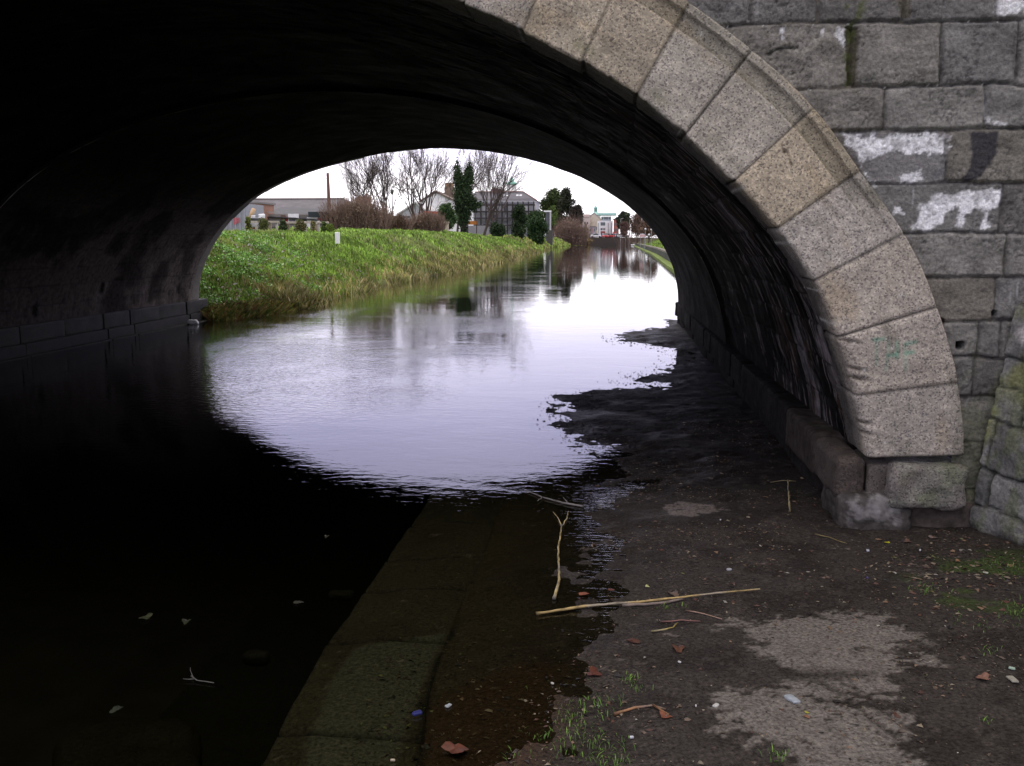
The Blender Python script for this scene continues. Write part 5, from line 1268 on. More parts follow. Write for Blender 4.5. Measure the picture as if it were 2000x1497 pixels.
# ---- white gabled house with brown roof
Yh = 135
def house_gable(root, pts, D, Y, wallc, roofc, ov=.3):
    """pts: left eave, apex, right eave in pixels; gable faces the camera"""
    l, ap, r = [at(*p, Y) for p in pts]; z0 = tz(ap.x, Y) - .3
    mb = MB(); mb.prism([(l.x, z0), (r.x, z0), (r.x, r.z), (ap.x, ap.z), (l.x, l.z)], Y, Y + D, wallc); part(mb, 'wall', M['build'], root)
    mb = MB()
    for e in (l, r):
        d = (e - ap); d2 = ap + d * 1.06
        mb.add([(ap.x, Y - ov, ap.z + .05), (d2.x, Y - ov, d2.z + .05), (d2.x, Y + D + ov, d2.z + .05), (ap.x, Y + D + ov, ap.z + .05), (ap.x, Y - ov, ap.z + .28), (d2.x, Y - ov, d2.z + .25), (d2.x, Y + D + ov, d2.z + .25), (ap.x, Y + D + ov, ap.z + .28)],
               [(0, 1, 5, 4), (1, 2, 6, 5), (2, 3, 7, 6), (4, 5, 6, 7), (0, 3, 2, 1)], roofc)
    return part(mb, 'roof', M['slate'], root)
a = at(870, 440, Yh); root = thing_box('white_gabled_house', 'white rendered house with a brown roof edge and a brown chimney behind the bare trees', 'house', a.x, Yh)
rf = house_gable(root, [(800, 410), (850, 376), (905, 403)], 10, Yh, (.84, .84, .84), (.20, .155, .13))
mb = MB(); a = at(869, 385, Yh + 5); b = at(886, 365, Yh + 5); mb.box(a.x, b.x, Yh + 4.5, Yh + 5.8, a.z - 1.5, b.z, (.22, .17, .13)); ch = mb.build('chimney', M['build'], rf); 
for k in range(4):
    x = lerp(a.x, b.x, (k + .5) / 4); mb = MB(); mb.tube([(x, Yh + 5.1, b.z - .02), (x, Yh + 5.1, b.z + .55)], [.2, .16], 8, (.30, .20, .12)); mb.build('chimney_pot', M['build'], rf)
a = at(790, 440, 118); root = thing_box('grey_gabled_shed', 'pale grey gabled shed behind the forked bare tree', 'shed', a.x, 118)
house_gable(root, [(778, 420), (812, 398), (832, 414)], 8, 118, (.45, .47, .50), (.62, .62, .60), .2)
a = at(842, 440, 100); root = thing_box('red_roofed_hut', 'low hut with a bright red roof behind the reddish thicket', 'hut', a.x, 100)
mb = MB(); a = at(832, 440, 100); b = at(852, 419, 100); mb.box(a.x, b.x, 100, 103, tz(a.x, 100) - .2, b.z, (.3, .2, .16)); part(mb, 'wall', M['build'], root)
mb = MB(); mb.prism([(a.x - .2, b.z), (b.x + .2, b.z), (b.x + .1, b.z + .3), (a.x - .1, b.z + .3)], 99.8, 103.2, (.40, .08, .05)); part(mb, 'roof', M['slate'], root)
mb = MB(); a = at(864, 450, 74); b = at(874, 436, 74); mb.box(a.x, b.x, 74, 74.6, tz(b.x, 74) - .2, b.z, (.42, .36, .28)); root = thing_box('gate_pier', 'cream stone pier at the right end of the reddish thicket', 'pier', b.x, 74); part(mb, 'shaft', M['build'], root)
mb = MB(); mb.box(a.x - .05, b.x + .05, 73.95, 74.65, b.z + .003, b.z + .1, (.40, .35, .28)); part(mb, 'cap', M['build'], root)
# ---- scaffolded building
Yb = 170
a = at(985, 460, Yb); root = thing_box('scaffolded_building', 'grey building with a dark slate hipped roof, skylights and a row of chimney pots', 'building', a.x, Yb)
z0 = tz(a.x, Yb) - 1; e0 = at(915, 393, Yb); e1 = at(1046, 393, Yb); q0 = at(928, 377, Yb + 5); q1 = at(1022, 375, Yb + 5)
mb = MB(); mb.box(e0.x, e1.x, Yb, Yb + 10, z0, e0.z, (.42, .42, .46)); wl = part(mb, 'wall', M['build'], root)
mb = MB(); zz = q1.z; ro = .25
mb.add([(e0.x - ro, Yb - ro, e0.z), (e1.x + ro, Yb - ro, e0.z), (e1.x + ro, Yb + 10 + ro, e0.z), (e0.x - ro, Yb + 10 + ro, e0.z), (q0.x, Yb + 5, zz), (q1.x, Yb + 5, zz)], [(0, 1, 5, 4), (1, 2, 5), (2, 3, 4, 5), (3, 0, 4)], (.085, .08, .095)); rf = part(mb, 'roof', M['slate'], root)
mb = MB(); mb.tube([(q0.x, Yb + 5, zz + .05), (q1.x, Yb + 5, zz + .05), (e1.x + ro, Yb - ro, e0.z + .08)], .10, 5, (.33, .18, .15)); mb.build('ridge_tiles', M['slate'], rf)
mb = MB(); mb.box(e0.x - .3, e1.x + .3, Yb - .4, Yb - .27, e0.z - .3, e0.z - .05, (.42, .42, .44)); mb.build('gutter', M['metal'], rf)
for px in (983.5, 990, 1010.5, 1017):
    t = .58; y0 = lerp(Yb - ro, Yb + 5, t); zs_ = lerp(e0.z, zz, t); c = at(px, 385, y0); sl = (zz - e0.z) / (5 + ro); w = .22
    mb = MB(); mb.add([(c.x - w, y0 - .35, zs_ - .35 * sl + .06), (c.x + w, y0 - .35, zs_ - .35 * sl + .06), (c.x + w, y0 + .35, zs_ + .35 * sl + .06), (c.x - w, y0 + .35, zs_ + .35 * sl + .06), (c.x - w, y0 - .35, zs_ - .35 * sl), (c.x + w, y0 - .35, zs_ - .35 * sl), (c.x + w, y0 + .35, zs_ + .35 * sl), (c.x - w, y0 + .35, zs_ + .35 * sl)], [(0, 1, 2, 3), (0, 4, 5, 1), (1, 5, 6, 2), (2, 6, 7, 3), (3, 7, 4, 0)], (.5, .52, .55)); mb.build('skylight', M['glass'], rf)
mb = MB(); a = at(960, 377, Yb + 5); b = at(985, 370, Yb + 5); mb.box(a.x, b.x, Yb + 4.5, Yb + 5.5, a.z - .5, b.z, (.24, .15, .13)); mb.build('chimney', M['build'], rf)
for k in range(7):
    x = lerp(a.x, b.x, (k + .5) / 7); mb = MB(); mb.tube([(x, Yb + 5, b.z - .02), (x, Yb + 5, b.z + .42)], [.11, .09], 6, (.32, .17, .12)); mb.build('chimney_pot', M['build'], rf)
for fl, (yt, yb_) in enumerate(((402, 414), (420, 432), (438, 450))):
    for k in range(6):
        px = 924 + k * 20; a = at(px, yb_, Yb - .03); b = at(px + 8, yt, Yb - .03); mb = MB(); mb.box(a.x, b.x, Yb - .06, Yb - .004, a.z, b.z, (.55, .55, .58) if (k + fl) % 3 else (.10, .10, .12))
        mb.build('window', M['glass'], root).location = -root.location
mb = MB(); a = at(1042, 462, Yb - .1); b = at(1047, 394, Yb - .1); mb.box(a.x, b.x, Yb - .5, Yb - .42, a.z, b.z - .3, (.6, .6, .6)); part(mb, 'downpipe', M['metal'], root)
root = thing_box('scaffolding', 'dark steel scaffolding with plank decks before the slate roofed building', 'scaffolding', at(980, 460, Yb - 2).x, Yb - 2)
xs_ = [at(px, 450, Yb - 2).x for px in np.linspace(918, 1042, 13)]; zt = at(980, 394, Yb - 2).z; zb = tz(xs_[4], Yb - 2) - .1
for i, x in enumerate(xs_):
    mb = MB()
    for yy in (Yb - 2.2, Yb - 1.0): mb.tube([(x, yy, zb), (x, yy, zt)], .075, 5, (.04, .035, .035))
    mb.tube([(x, Yb - 2.2, zb + 1), (x, Yb - 1.0, zb + 1)], .04, 4, (.04, .035, .035))
    part(mb, 'standard', M['metal'], root)
for k, py in enumerate((400, 413, 426, 440)):
    z = at(980, py, Yb - 2).z; mb = MB(); mb.box(xs_[0] - .2, xs_[-1] + .2, Yb - 2.25, Yb - .95, z - .13, z + .06, (.05, .042, .04)); part(mb, 'deck', M['build'], root)
    mb = MB(); mb.tube([(xs_[0] - .3, Yb - 2.24, z + .9), (xs_[-1] + .3, Yb - 2.24, z + .9)], .045, 4, (.04, .035, .035)); part(mb, 'rail', M['metal'], root)
for k in range(0, 12, 3):
    mb = MB(); mb.tube([(xs_[k], Yb - 2.28, at(0, 440, Yb - 2).z), (xs_[k + 1], Yb - 2.28, at(0, 413, Yb - 2).z)], .04, 4, (.04, .035, .035)); part(mb, 'brace', M['metal'], root)
# boarded yard wall below it, orange sign
mb = MB(); a = at(912, 466, 130); b = at(955, 441, 130); mb.box(a.x, b.x, 130, 130.2, tz(a.x, 130) - .6, b.z, (.30, .29, .32)); tag(mb.build('yard_wall', M['build']), 'grey boarded yard wall at the foot of the scaffolding', 'wall')
Yo = 121
root = thing_box('orange_sign', 'orange board on dark posts right of the ivy covered tree', 'sign', at(923, 450, Yo).x, Yo)
mb = MB(); pbox(mb, 912, 931, 432, 439, Yo, .06, (.42, .16, .04)); part(mb, 'board', M['build'], root)
for px in (914, 931): a = at(px, 462, Yo + .1); b = at(px, 431, Yo + .1); mb = MB(); mb.box(a.x - .05, a.x + .05, Yo + .07, Yo + .17, tz(a.x, Yo) - .2, b.z, (.06, .045, .04)); part(mb, 'post', M['build'], root)
# green copper cupola beyond
Yc = 320; root = thing_box('copper_cupola', 'pale green copper cupola on a church roof behind the slate roof', 'cupola', at(1000, 420, Yc).x, Yc)
a, b = at(988, 361, Yc), at(1011, 361, Yc); cx = (a.x + b.x) / 2; r = (b.x - a.x) / 2
mb = MB(); mb.tube([(cx, Yc, a.z), (cx, Yc, a.z + .35), (cx, Yc, a.z + 1.0), (cx, Yc, at(0, 352, Yc).z)], [r, r * .92, r * .45, r * .08], 14, (.30, .62, .50)); part(mb, 'dome', M['slate'], root, True)
mb = MB(); mb.tube([(cx, Yc, a.z + .9), (cx, Yc, at(0, 343, Yc).z)], [.12, .05], 6, (.35, .62, .52)); part(mb, 'finial', M['metal'], root)
mb = MB(); mb.tube([(cx, Yc, tz(cx, Yc)), (cx, Yc, a.z - .003)], r * .86, 14, (.72, .70, .68)); part(mb, 'drum', M['build'], root, True)
# white frame, grey pillar, pale post
Yw = 196; root = thing_box('white_post_frame', 'white painted post and beam frame beside the broad dark shrub', 'frame', at(1071, 450, Yw).x, Yw)
mb = MB(); pbox(mb, 1062, 1077, 411.5, 414.5, Yw, .2, (.84, .84, .84)); part(mb, 'beam', M['build'], root)
mb = MB(); a = at(1073.5, 440, Yw); b = at(1076.5, 414.6, Yw); mb.box(a.x, b.x, Yw, Yw + .2, tz(a.x, Yw) - .2, b.z, (.5, .5, .5)); part(mb, 'post', M['build'], root)
mb = MB(); a = at(1066, 440, Yw + .4); b = at(1074, 415, Yw + .4); mb.box(a.x, b.x, Yw + .4, Yw + .6, tz(a.x, Yw) - .2, b.z, (.12, .12, .14)); part(mb, 'panel', M['build'], root)
mb = MB(); a = at(1069, 478, 192); b = at(1079, 450, 192); mb.box(a.x, b.x, 192, 193.2, .1, b.z, (.085, .08, .075), warp=.05); tag(mb.build('wall_end', M['build']), 'grey rendered wall end at the water side right of the broad dark shrub', 'wall')
mb = MB(); a = at(1096, 426, 290); b = at(1098.5, 414, 290); mb.box(a.x, b.x, 290, 290.4, tz(a.x, 290) - .2, b.z, (.55, .52, .48)); tag(mb.build('pale_post', M['build']), 'pale concrete post above the large brown bare bush', 'post')
# ---- right bank: coping, low ledge, wall, trees, lamps
def strip(name, f0, f1, z0, z1, y0, y1, col, label, mat='wall', n=60, kind='structure', cat=None):
    ys = np.linspace(y0, y1, n); V = []; C = []
    for y in ys:
        x = float(XR(y)); V += [(x + f0, y, z0), (x + f0, y, z1), (x + f1, y, z1), (x + f1, y, z0)]
        c = np.array(col) * (.7 + .6 * float(fbm(np.array([y * .6]), np.array([0.]), seed=15)[0])); C += [c] * 4
    Fc = [(i * 4 + j, i * 4 + 4 + j, i * 4 + 4 + (j + 1) % 4, i * 4 + (j + 1) % 4) for i in range(n - 1) for j in range(4)] + [(0, 1, 2, 3), tuple((n - 1) * 4 + j for j in (3, 2, 1, 0))]
    o = raw_mesh(name, V, Fc, M[mat], None, np.array(C)); return tag(o, label, cat, None, kind)
strip('quay_coping', -.06, .42, .60, .74, 20.5, 300, (.16, .15, .11), 'stone coping along the right quay')
strip('mossy_ledge', -.55, -.03, -.6, .10, 20.5, 300, (.15, .21, .03), 'low mossy green ledge at the foot of the right quay')
strip('quay_face', -.028, .1, -.5, .598, 20.4, 300, (.045, .05, .035), 'dark stone face of the right quay')
o = strip('boundary_wall', 4.3, 4.7, 1.4, 2.95, 34, 150, (.17, .155, .15), 'grey stone boundary wall along the top of the right bank', cat='wall', kind='structure'); del o['kind']
for i, (x0, x1, yt, yb, Y, cols, lab) in enumerate([
    (1228, 1262, 418, 458, 235, [(.14, .085, .07), (.18, .11, .08), (.10, .07, .055)], 'brown bare tree crown right of the dark pine over the far road'),
    (1246, 1290, 422, 462, 190, [(.15, .095, .07), (.19, .125, .08), (.12, .075, .06)], 'warm brown bare tree crown nearest to the arch on the right'),
    (1208, 1232, 432, 459, 270, [(.12, .07, .06), (.15, .085, .07)], 'low reddish bare tree below the dark pine')]):
    leafy('russet_tree', x0, x1, yt, yb, Y, 5200, .2, cols, lab, 'tree', 90 + i, 18, group='russet trees on the right bank', twigs=120)
leafy('dark_pine', 1203, 1234, 413, 450, 300, 4200, .42, [(.035, .055, .03), (.05, .07, .04), (.025, .04, .025)], 'dark green pine tree standing above the far road', 'tree', 95, 13, group=None)
leafy('distant_tree', 1236, 1250, 419, 440, 330, 1200, .4, [(.06, .07, .05), (.08, .085, .06)], 'small greyish green tree beyond the russet trees', 'tree', 96, 6)
G = 'slim lamp posts on the right bank'
for px, pt, Y, lab in ((1260, 449, 150, 'slim lamp post with a white head, left of the pair by the arch'), (1272, 450, 132, 'slim lamp post with a white head, right of the pair by the arch')):
    a = at(px, 470, Y); b = at(px, pt, Y); root = thing_box('lamp_post', lab, 'lamp', a.x, Y, group=G)
    mb = MB(); mb.tube([(a.x, Y, tz(a.x, Y) - .2), (a.x, Y, b.z)], [.06, .045], 6, (.30, .32, .30)); part(mb, 'post', M['metal'], root)
    mb = MB(); mb.tube([(a.x, Y, b.z - .02), (a.x, Y, b.z + .1), (a.x, Y, b.z + .24)], [.10, .17, .05], 8, (.75, .75, .75)); part(mb, 'lamp_head', M['metal'], root, True)
Yr = 140; a = at(1255, 468, Yr); root = thing_box('warning_sign', 'red and white warning board beside the slim lamp posts', 'sign', a.x, Yr)
mb = MB(); pbox(mb, 1250, 1259.5, 457.5, 464, Yr, .05, (.84, .84, .84)); part(mb, 'board', M['metal'], root)
for k in range(4):
    mb = MB(); pbox(mb, 1250.6 + k * 2.3, 1251.8 + k * 2.3, 458.2, 463.4, Yr - .012, .01, (.55, .05, .06)); part(mb, 'red_stripe', M['metal'], root)
for px in (1251, 1258.5): a = at(px, 464, Yr + .07); mb = MB(); mb.box(a.x - .03, a.x + .03, Yr + .055, Yr + .1, tz(a.x, Yr) - .2, a.z, (.3, .3, .3)); part(mb, 'leg', M['metal'], root)
for px, py, Y, lab in ((1263.5, 463.5, 120, 'white rounded boulder below the warning board'), (1267.5, 459, 126, 'white rounded boulder further up the right bank')):
    c = at(px, py, Y); q = rock((c.x, Y, c.z), (.3, .3, .26), .9, seed=int(px), n=8, col=(.72, .72, .72), amp=.05); tag(raw_mesh('white_boulder', q[0], q[1], M['build'], None, q[2], True), lab, 'boulder', 'white boulders on the right bank')
# ---- far road on its embankment wall, cars, buildings
mb = MB(); mb.box(-16, 13, 309.2, 310.2, -1, 2.18, (.075, .065, .055)); tag(mb.build('lock_wall', M['wall']), 'dark stone wall closing the canal below the far road', 'wall')
root = empty('railing', (0, 309.6, 2.18), 'thin dark railing on top of the far lock wall', 'railing')
for k in range(24):
    x = -14 + k * 1.1; mb = MB(); mb.tube([(x, 309.6, 2.17), (x, 309.6, 3.0)], .035, 4, (.08, .08, .08)); part(mb, 'post', M['metal'], root)
mb = MB(); mb.tube([(-14.2, 309.6, 3.0), (11.5, 309.6, 3.0)], .035, 4, (.08, .08, .08)); part(mb, 'rail', M['metal'], root)
def car(px, Y, col, label, big=1.0, yaw=0.0, gzv=2.12):
    a = at(px, 460, Y); root = empty('parked_car', (a.x, Y, gzv), label, 'car', 'cars on the far road'); s = big
    w, l, h = .86 * s, 2.1 * s, 1.42 * s
    def loft(sec, c):
        V = []; n = 8
        for (y, z0, z1, ww) in sec: V += [(-ww, y, z0), (-ww * 1.02, y, lerp(z0, z1, .5)), (-ww * .92, y, z1 - .06), (-ww * .8, y, z1), (ww * .8, y, z1), (ww * .92, y, z1 - .06), (ww * 1.02, y, lerp(z0, z1, .5)), (ww, y, z0)]
        Fc = [(i * n + j, i * n + (j + 1) % n, (i + 1) * n + (j + 1) % n, (i + 1) * n + j) for i in range(len(sec) - 1) for j in range(n)] + [tuple(range(n - 1, -1, -1)), tuple((len(sec) - 1) * n + j for j in range(n))]
        m = MB(); m.add(V, Fc, c); return m
    b = loft([(-l, .3, .72, w * .9), (-l * .95, .25, .80, w), (-l * .45, .22, .93, w), (l * .5, .22, .96, w), (l * .93, .25, .88, w), (l, .3, .75, w * .9)], col).build('body', M['metal'], root, True)
    loft([(-l * .5, .9, .96, w * .86), (-l * .18, .9, h, w * .76), (l * .35, .9, h, w * .76), (l * .72, .9, .98, w * .82)], (.04, .045, .055)).build('windows', M['glass'], root)
    m = MB(); m.box(-w * .7, w * .7, -l * .16, l * .34, h + .003, h + .04, col); m.build('roof', M['metal'], root)
    for sx in (-1, 1):
        for sy in (-.62, .62):
            m = MB(); m.tube([(sx * (w - .2), sy * l, .32), (sx * (w + .02), sy * l, .32)], .32, 12, (.02, .02, .02)); m.build('wheel', M['metal'], root)
        m = MB(); m.box(sx * w * .75 - .16, sx * w * .75 + .16, -l - .02, -l * .97, .58, .74, (.75, .75, .7)); m.build('headlight', M['glass'], root)
    root.rotation_euler = (0, 0, yaw)
car(1166, 322, (.66, .66, .68), 'white car on the far road, left end of the row', 1.0, 1.2)
car(1182, 320, (.45, .02, .03), 'bright red car in the middle of the far road', 1.05, .15)
car(1152, 330, (.10, .11, .20), 'dark blue car half hidden left of the white car', 1.0, .9)
car(1190.5, 324, (.12, .13, .15), 'dark grey car right of the bright red car', 1.0, 1.4)
car(1199, 323, (.40, .03, .04), 'dark red car before the red brick building', 1.0, 1.2)
car(1208, 321, (.45, .46, .50), 'silver car right of the dark red car', 1.0, .3)
car(1216, 320, (.06, .07, .09), 'black car at the right end of the far road', 1.0, 1.3)
def person(px, Y, z, col, label, H=1.72):
    a = at(px, 460, Y); V = [(0, 0, .52), (0, 0, .60), (0, 0, .74), (0, 0, .82), (0, .02, .87), (0, 0, .93), (.05, 0, .5), (.055, -.05, .27), (.06, -.02, .02), (-.05, 0, .5), (-.055, .06, .27), (-.06, .10, .02), (.11, 0, .80), (.14, .02, .62), (.13, -.06, .48), (-.11, 0, .80), (-.14, .02, .62), (-.13, -.04, .48)]
    E_ = [(0, 1), (1, 2), (2, 3), (3, 4), (4, 5), (0, 6), (6, 7), (7, 8), (0, 9), (9, 10), (10, 11), (3, 12), (12, 13), (13, 14), (3, 15), (15, 16), (16, 17)]
    Rr = [.085, .08, .095, .06, .035, .06, .055, .042, .03, .055, .042, .03, .035, .028, .022, .035, .028, .022]
    me = bpy.data.meshes.new('person'); me.from_pydata([(x * H, y * H, zz * H) for x, y, zz in V], E_, []); o = bpy.data.objects.new('person', me); COL.objects.link(o)
    m = o.modifiers.new('s', 'SKIN'); me.skin_vertices.new() if not me.skin_vertices else None
    for i, v in enumerate(me.skin_vertices[0].data): v.radius = (Rr[i] * H, Rr[i] * H * .8); v.use_root = i == 0
    o.modifiers.new('b', 'SUBSURF').levels = 1
    o.location = (a.x, Y, z); mt = bpy.data.materials.new('dark clothing'); mt.use_nodes = True; mt.node_tree.nodes['Principled BSDF'].inputs['Base Color'].default_value = (*col, 1); me.materials.append(mt)
    hb = MB(); hb.tube([(0, .01 * H, .92 * H), (0, .01 * H, .965 * H), (0, .01 * H, 1.0 * H)], [.052 * H, .056 * H, .02 * H], 8, (.03, .025, .02)); hb.build('hair', M['litter'], o, True)
    tag(o, label, 'person')
person(1175, 311.3, 2.12, (.015, .016, .02), 'person in dark clothes walking along the far lock wall')
def block(name, x0, x1, yt, yb, Y, D, col, label, wins, roof=None, cat='building', winc=(.10, .12, .13), z0=1.8):
    a = at(x0, yb, Y); b = at(x1, yt, Y); root = empty(name, ((a.x + b.x) / 2, Y, z0), label, cat)
    mb = MB(); mb.box(a.x, b.x, Y, Y + D, z0 - .3, b.z, col); part(mb, 'wall', M['build'], root)
    for (wx0, wx1, wy0, wy1, wc) in wins:
        p = at(wx0, wy1, Y); q = at(wx1, wy0, Y); mb = MB(); mb.box(p.x, q.x, Y - .06, Y - .004, p.z, q.z, wc or winc); part(mb, 'window', M['glass'], root)
    return root, a, b
root, a, b = block('white_office_building', 1166, 1197, 432, 462, 352, 14, (.84, .84, .84), 'white modern building with dark windows under a pale green roof beyond the far road', [(1173, 1182, 434.5, 441, None), (1173, 1177, 446, 450, None), (1178, 1182, 446, 450, (.2, .2, .2)), (1173, 1182, 452, 456, (.30, .05, .04)), (1187, 1189, 436, 458, (.35, .36, .36)), (1193, 1195, 436, 458, (.35, .36, .36)), (1167, 1170, 436, 458, (.45, .46, .46))])
mb = MB(); p = at(1174, 432, 354); q = at(1194, 423, 354); mb.box(p.x, q.x, 354, 364, b.z + .003, q.z, (.62, .66, .66)); part(mb, 'penthouse', M['build'], root)
for x0 in (1175, 1180, 1184, 1189):
    p = at(x0, 429, 353.9); q = at(x0 + 3.2, 425, 353.9); mb = MB(); mb.box(p.x, q.x, 353.92, 353.99, p.z, q.z, (.12, .13, .15)); part(mb, 'window', M['glass'], root)
mb = MB(); p = at(1166, 422.5, 350); q = at(1204, 421, 350); mb.box(p.x, q.x, 351, 366, at(0, 423, 350).z, at(0, 421, 350).z + .3, (.40, .66, .60)); part(mb, 'roof', M['slate'], root)
mb = MB(); p = at(1189, 421, 355); mb.tube([(p.x, 355, p.z), (p.x, 355, at(0, 408, 355).z)], .05, 4, (.5, .5, .5)); part(mb, 'mast', M['metal'], root)
root, a, b = block('red_brick_building', 1198, 1209, 429, 462, 345, 10, (.32, .12, .10), 'red brick building between the white building and the dark pine', [(1200, 1203, 436, 441, None), (1204, 1207, 436, 441, None), (1200, 1203, 447, 452, None), (1204, 1207, 447, 452, None)])
mb = MB(); mb.box(a.x - .2, b.x + .2, 344.8, 355.2, b.z + .003, b.z + .3, (.15, .14, .14)); part(mb, 'roof', M['slate'], root)
Y5 = 372
a = at(1152, 450, Y5); root = empty('cream_gabled_building', (a.x, Y5, 1.8), 'pale cream gabled building left of the white modern building', 'building')
house_gable(root, [(1142, 428), (1161, 417), (1174, 429)], 12, Y5, (.62, .55, .46), (.40, .36, .34))
for x0 in (1150, 1157, 1164):
    p = at(x0, 450, Y5 - .05); q = at(x0 + 3, 443, Y5 - .05); mb = MB(); mb.box(p.x, q.x, Y5 - .06, Y5 - .004, p.z, q.z, (.2, .2, .22)); part(mb, 'window', M['glass'], root)
root, a, b = block('pink_terrace_house', 1118, 1152, 424, 462, 365, 9, (.58, .48, .46), 'pinkish terraced house with a brown roof partly hidden by the brown trees', [(1141, 1144, 434, 438, None), (1146, 1149, 434, 438, None), (1141, 1144, 446, 450, None), (1146, 1149, 446, 450, None)], cat='house')
mb = MB(); mb.add([(a.x, 364.7, b.z), (b.x, 364.7, b.z), (b.x, 374.3, b.z), (a.x, 374.3, b.z), (a.x, 369.5, b.z + 1.1), (b.x, 369.5, b.z + 1.1)], [(0, 1, 5, 4), (2, 3, 4, 5), (1, 2, 5), (3, 0, 4)], (.22, .16, .15)); part(mb, 'roof', M['slate'], root)
root, a, b = block('grey_terrace_house', 1152, 1163, 444, 464, 340, 7, (.34, .33, .36), 'low grey building with a red front below the cream gable', [(1152.5, 1154.5, 447, 452, None), (1155.5, 1157, 446, 456, (.4, .06, .07)), (1160, 1162, 447, 452, None)])
mb = MB(); mb.box(a.x - .1, b.x + .1, 339.8, 347.2, b.z + .003, b.z + .3, (.16, .15, .15)); part(mb, 'roof', M['slate'], root)
# church with green spire
Y6 = 420; c = at(1163, 430, Y6); root = empty('green_spired_church', (c.x, Y6, 1.8), 'church tower with a pale green copper spire above the far roofs', 'church')
mb = MB(); mb.box(c.x - 2.2, c.x + 2.2, Y6, Y6 + 4.4, 1.5, at(0, 424, Y6).z, (.60, .58, .56)); part(mb, 'tower', M['build'], root)
z1 = at(0, 424, Y6).z; z2 = at(0, 417, Y6).z; z3 = at(0, 405, Y6).z
mb = MB(); mb.tube([(c.x, Y6 + 2.2, z1 + .003), (c.x, Y6 + 2.2, lerp(z1, z2, .5)), (c.x, Y6 + 2.2, z2)], [2.3, 1.5, .8], 10, (.36, .62, .54)); part(mb, 'lower_roof', M['slate'], root, True)
mb = MB(); mb.tube([(c.x, Y6 + 2.2, z2 + .003), (c.x, Y6 + 2.2, lerp(z2, z3, .45)), (c.x, Y6 + 2.2, lerp(z2, z3, .5)), (c.x, Y6 + 2.2, lerp(z2, z3, .7)), (c.x, Y6 + 2.2, z3)], [.75, .7, .95, .6, .06], 10, (.26, .50, .46)); part(mb, 'lantern', M['slate'], root, True)
# road signs and lamps by the far road
for px, pt, Y, hc, lab in ((1221.5, 453, 300, (.7, .5, .5), 'lamp post with a pale round head at the right of the far cars'), (1198.5, 455, 312, (.6, .08, .08), 'pole with a small red sign at the end of the red brick building')):
    a = at(px, 465, Y); b = at(px, pt, Y); z0 = max(tz(a.x, Y), 0); root = empty('road_sign_pole', (a.x, Y, z0), lab, 'sign post', 'poles by the far road')
    mb = MB(); mb.tube([(a.x, Y, z0 - .1), (a.x, Y, b.z)], .06, 6, (.3, .3, .3)); part(mb, 'pole', M['metal'], root)
    mb = MB(); mb.tube([(a.x, Y - .1, b.z), (a.x, Y - .03, b.z)], .32, 12, hc); part(mb, 'disc', M['metal'], root)
for px, pt, Y, lab in ((1212, 428, 290, 'tall grey lamp column before the dark pine'), (1229, 430, 285, 'tall grey lamp column right of the dark pine')):
    a = at(px, 465, Y); b = at(px, pt, Y); root = empty('lamp_column', (a.x, Y, tz(a.x, Y)), lab, 'lamp', 'tall lamp columns by the far road')
    z0 = max(tz(a.x, Y), -.5); mb = MB(); mb.tube([(a.x, Y, z0 - .1), (a.x, Y, b.z)], [.10, .06], 6, (.42, .42, .42)); part(mb, 'column', M['metal'], root)
    mb = MB(); mb.tube([(a.x, Y, b.z + .003), (a.x + .7, Y, b.z + .15)], [.05, .09], 6, (.42, .42, .42)); part(mb, 'lamp_arm', M['metal'], root)
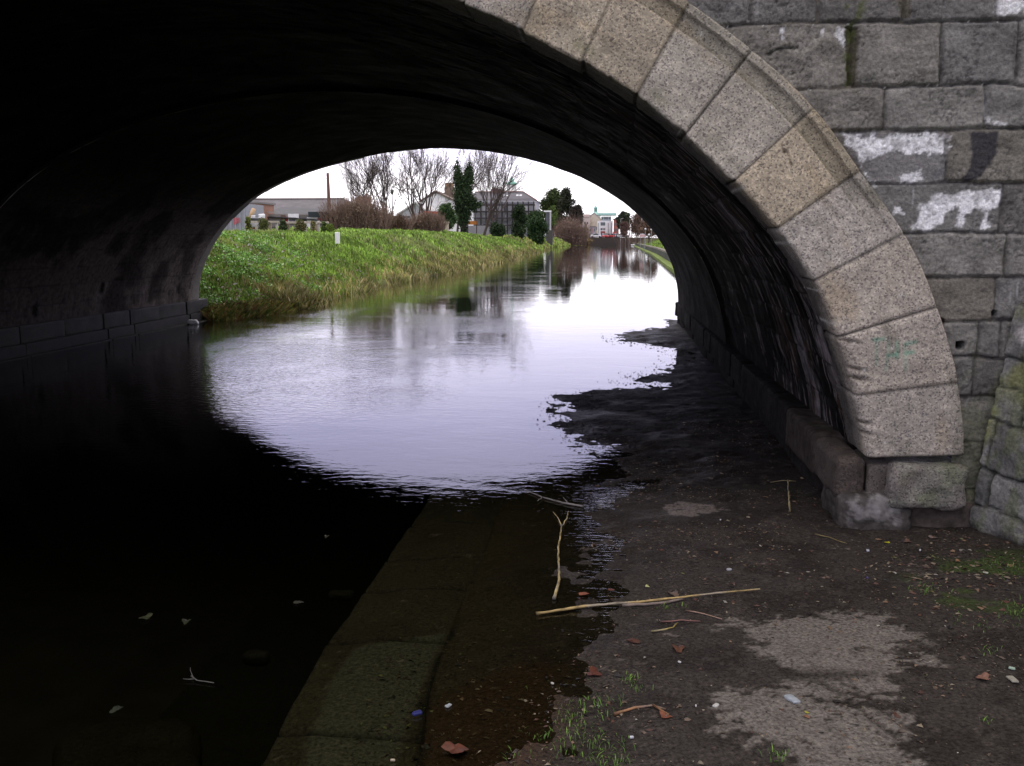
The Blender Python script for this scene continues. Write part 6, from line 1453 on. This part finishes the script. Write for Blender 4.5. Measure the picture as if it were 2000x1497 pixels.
# swans and gulls on the water
def swan(px, py, label, s=1.0, yaw=0, group='white birds on the canal'):
    c = on(px, py, 0.0); root = empty('swan', (c.x, c.y, 0), label, 'swan', group); root.rotation_euler = (0, 0, yaw)
    V = []; q = rock((0, 0, .16 * s), (.85 * s, .42 * s, .34 * s), 1.0, seed=3, n=12, col=(.78, .78, .78), amp=.02)
    q[0][:, 2] += np.clip(-q[0][:, 0], 0, 1) ** 2 * .5; raw_mesh('body', q[0], q[1], M['feather'], root, q[2], True)
    m = MB(); m.tube([(.34 * s, 0, .2 * s), (.46 * s, 0, .38 * s), (.44 * s, 0, .58 * s), (.50 * s, 0, .70 * s), (.58 * s, 0, .68 * s)], [.09 * s, .06 * s, .045 * s, .06 * s, .045 * s], 8, (.78, .78, .78)); m.build('neck', M['feather'], root, True)
    m = MB(); m.tube([(.60 * s, 0, .67 * s), (.70 * s, 0, .63 * s)], [.03 * s, .012 * s], 6, (.55, .2, .05)); m.build('beak', M['feather'], root, True)
swan(1235, 480.5, 'white swan by the right quay, left one of the pair', 1.0, .4)
swan(1239, 480, 'white swan by the right quay, right one of the pair', 1.0, 2.6)
swan(1164.5, 471, 'lone white swan on the far water below the far road', 2.0, 0)
def duck(px, py, label, col, s=.5):
    c = on(px, py, 0.0); root = empty('duck', (c.x, c.y, 0), label, 'duck', 'dark ducks on the far canal')
    q = rock((0, 0, .08 * s), (.8 * s, .4 * s, .3 * s), 1.0, seed=3, n=8, col=col, amp=.02); raw_mesh('body', q[0], q[1], M['feather'], root, q[2], True)
    m = MB(); m.tube([(.3 * s, 0, .15 * s), (.4 * s, 0, .36 * s), (.55 * s, 0, .38 * s)], [.09 * s, .1 * s, .03 * s], 8, col); m.build('head', M['feather'], root, True)
for px, py, lab in ((1128, 484.5, 'dark duck below the yellow reeds, leftmost of the ducks'), (1145, 484, 'dark duck right of the leftmost duck'), (1176, 483.5, 'dark duck in the middle of the far canal, left one'), (1183, 483, 'dark duck in the middle of the far canal, right one')): duck(px, py, lab, (.03, .028, .025))
for px, py, w, lab, nm in ((765, 551, .20, 'white plastic bottle floating at the edge of the straw grass', 'plastic_bottle'), (378, 634, .20, 'crumpled white bag at the waterline by the left tunnel foot', 'plastic_bag'), (992, 505.5, .16, 'small dark object floating off the left bank', 'dark_float')):
    c = on(px, py, 0.0); col = (.02, .02, .02) if nm == 'dark_float' else (.62, .62, .62)
    if nm == 'plastic_bottle':
        m = MB(); m.tube([(c.x - .11, c.y, .03), (c.x + .03, c.y, .03), (c.x + .08, c.y, .035), (c.x + .12, c.y, .04)], [.045, .045, .018, .018], 10, (.7, .7, .68)); tag(m.build(nm, M['litter'], None, True), lab, 'bottle'); continue
    q = rock((c.x, c.y, .05), (w, w * .6, w * .5), .9, seed=int(px), n=12, col=col, amp=w * .35, freq=6); tag(raw_mesh(nm, q[0], q[1], M['litter'], None, q[2]), lab, 'bag' if nm == 'plastic_bag' else 'float')
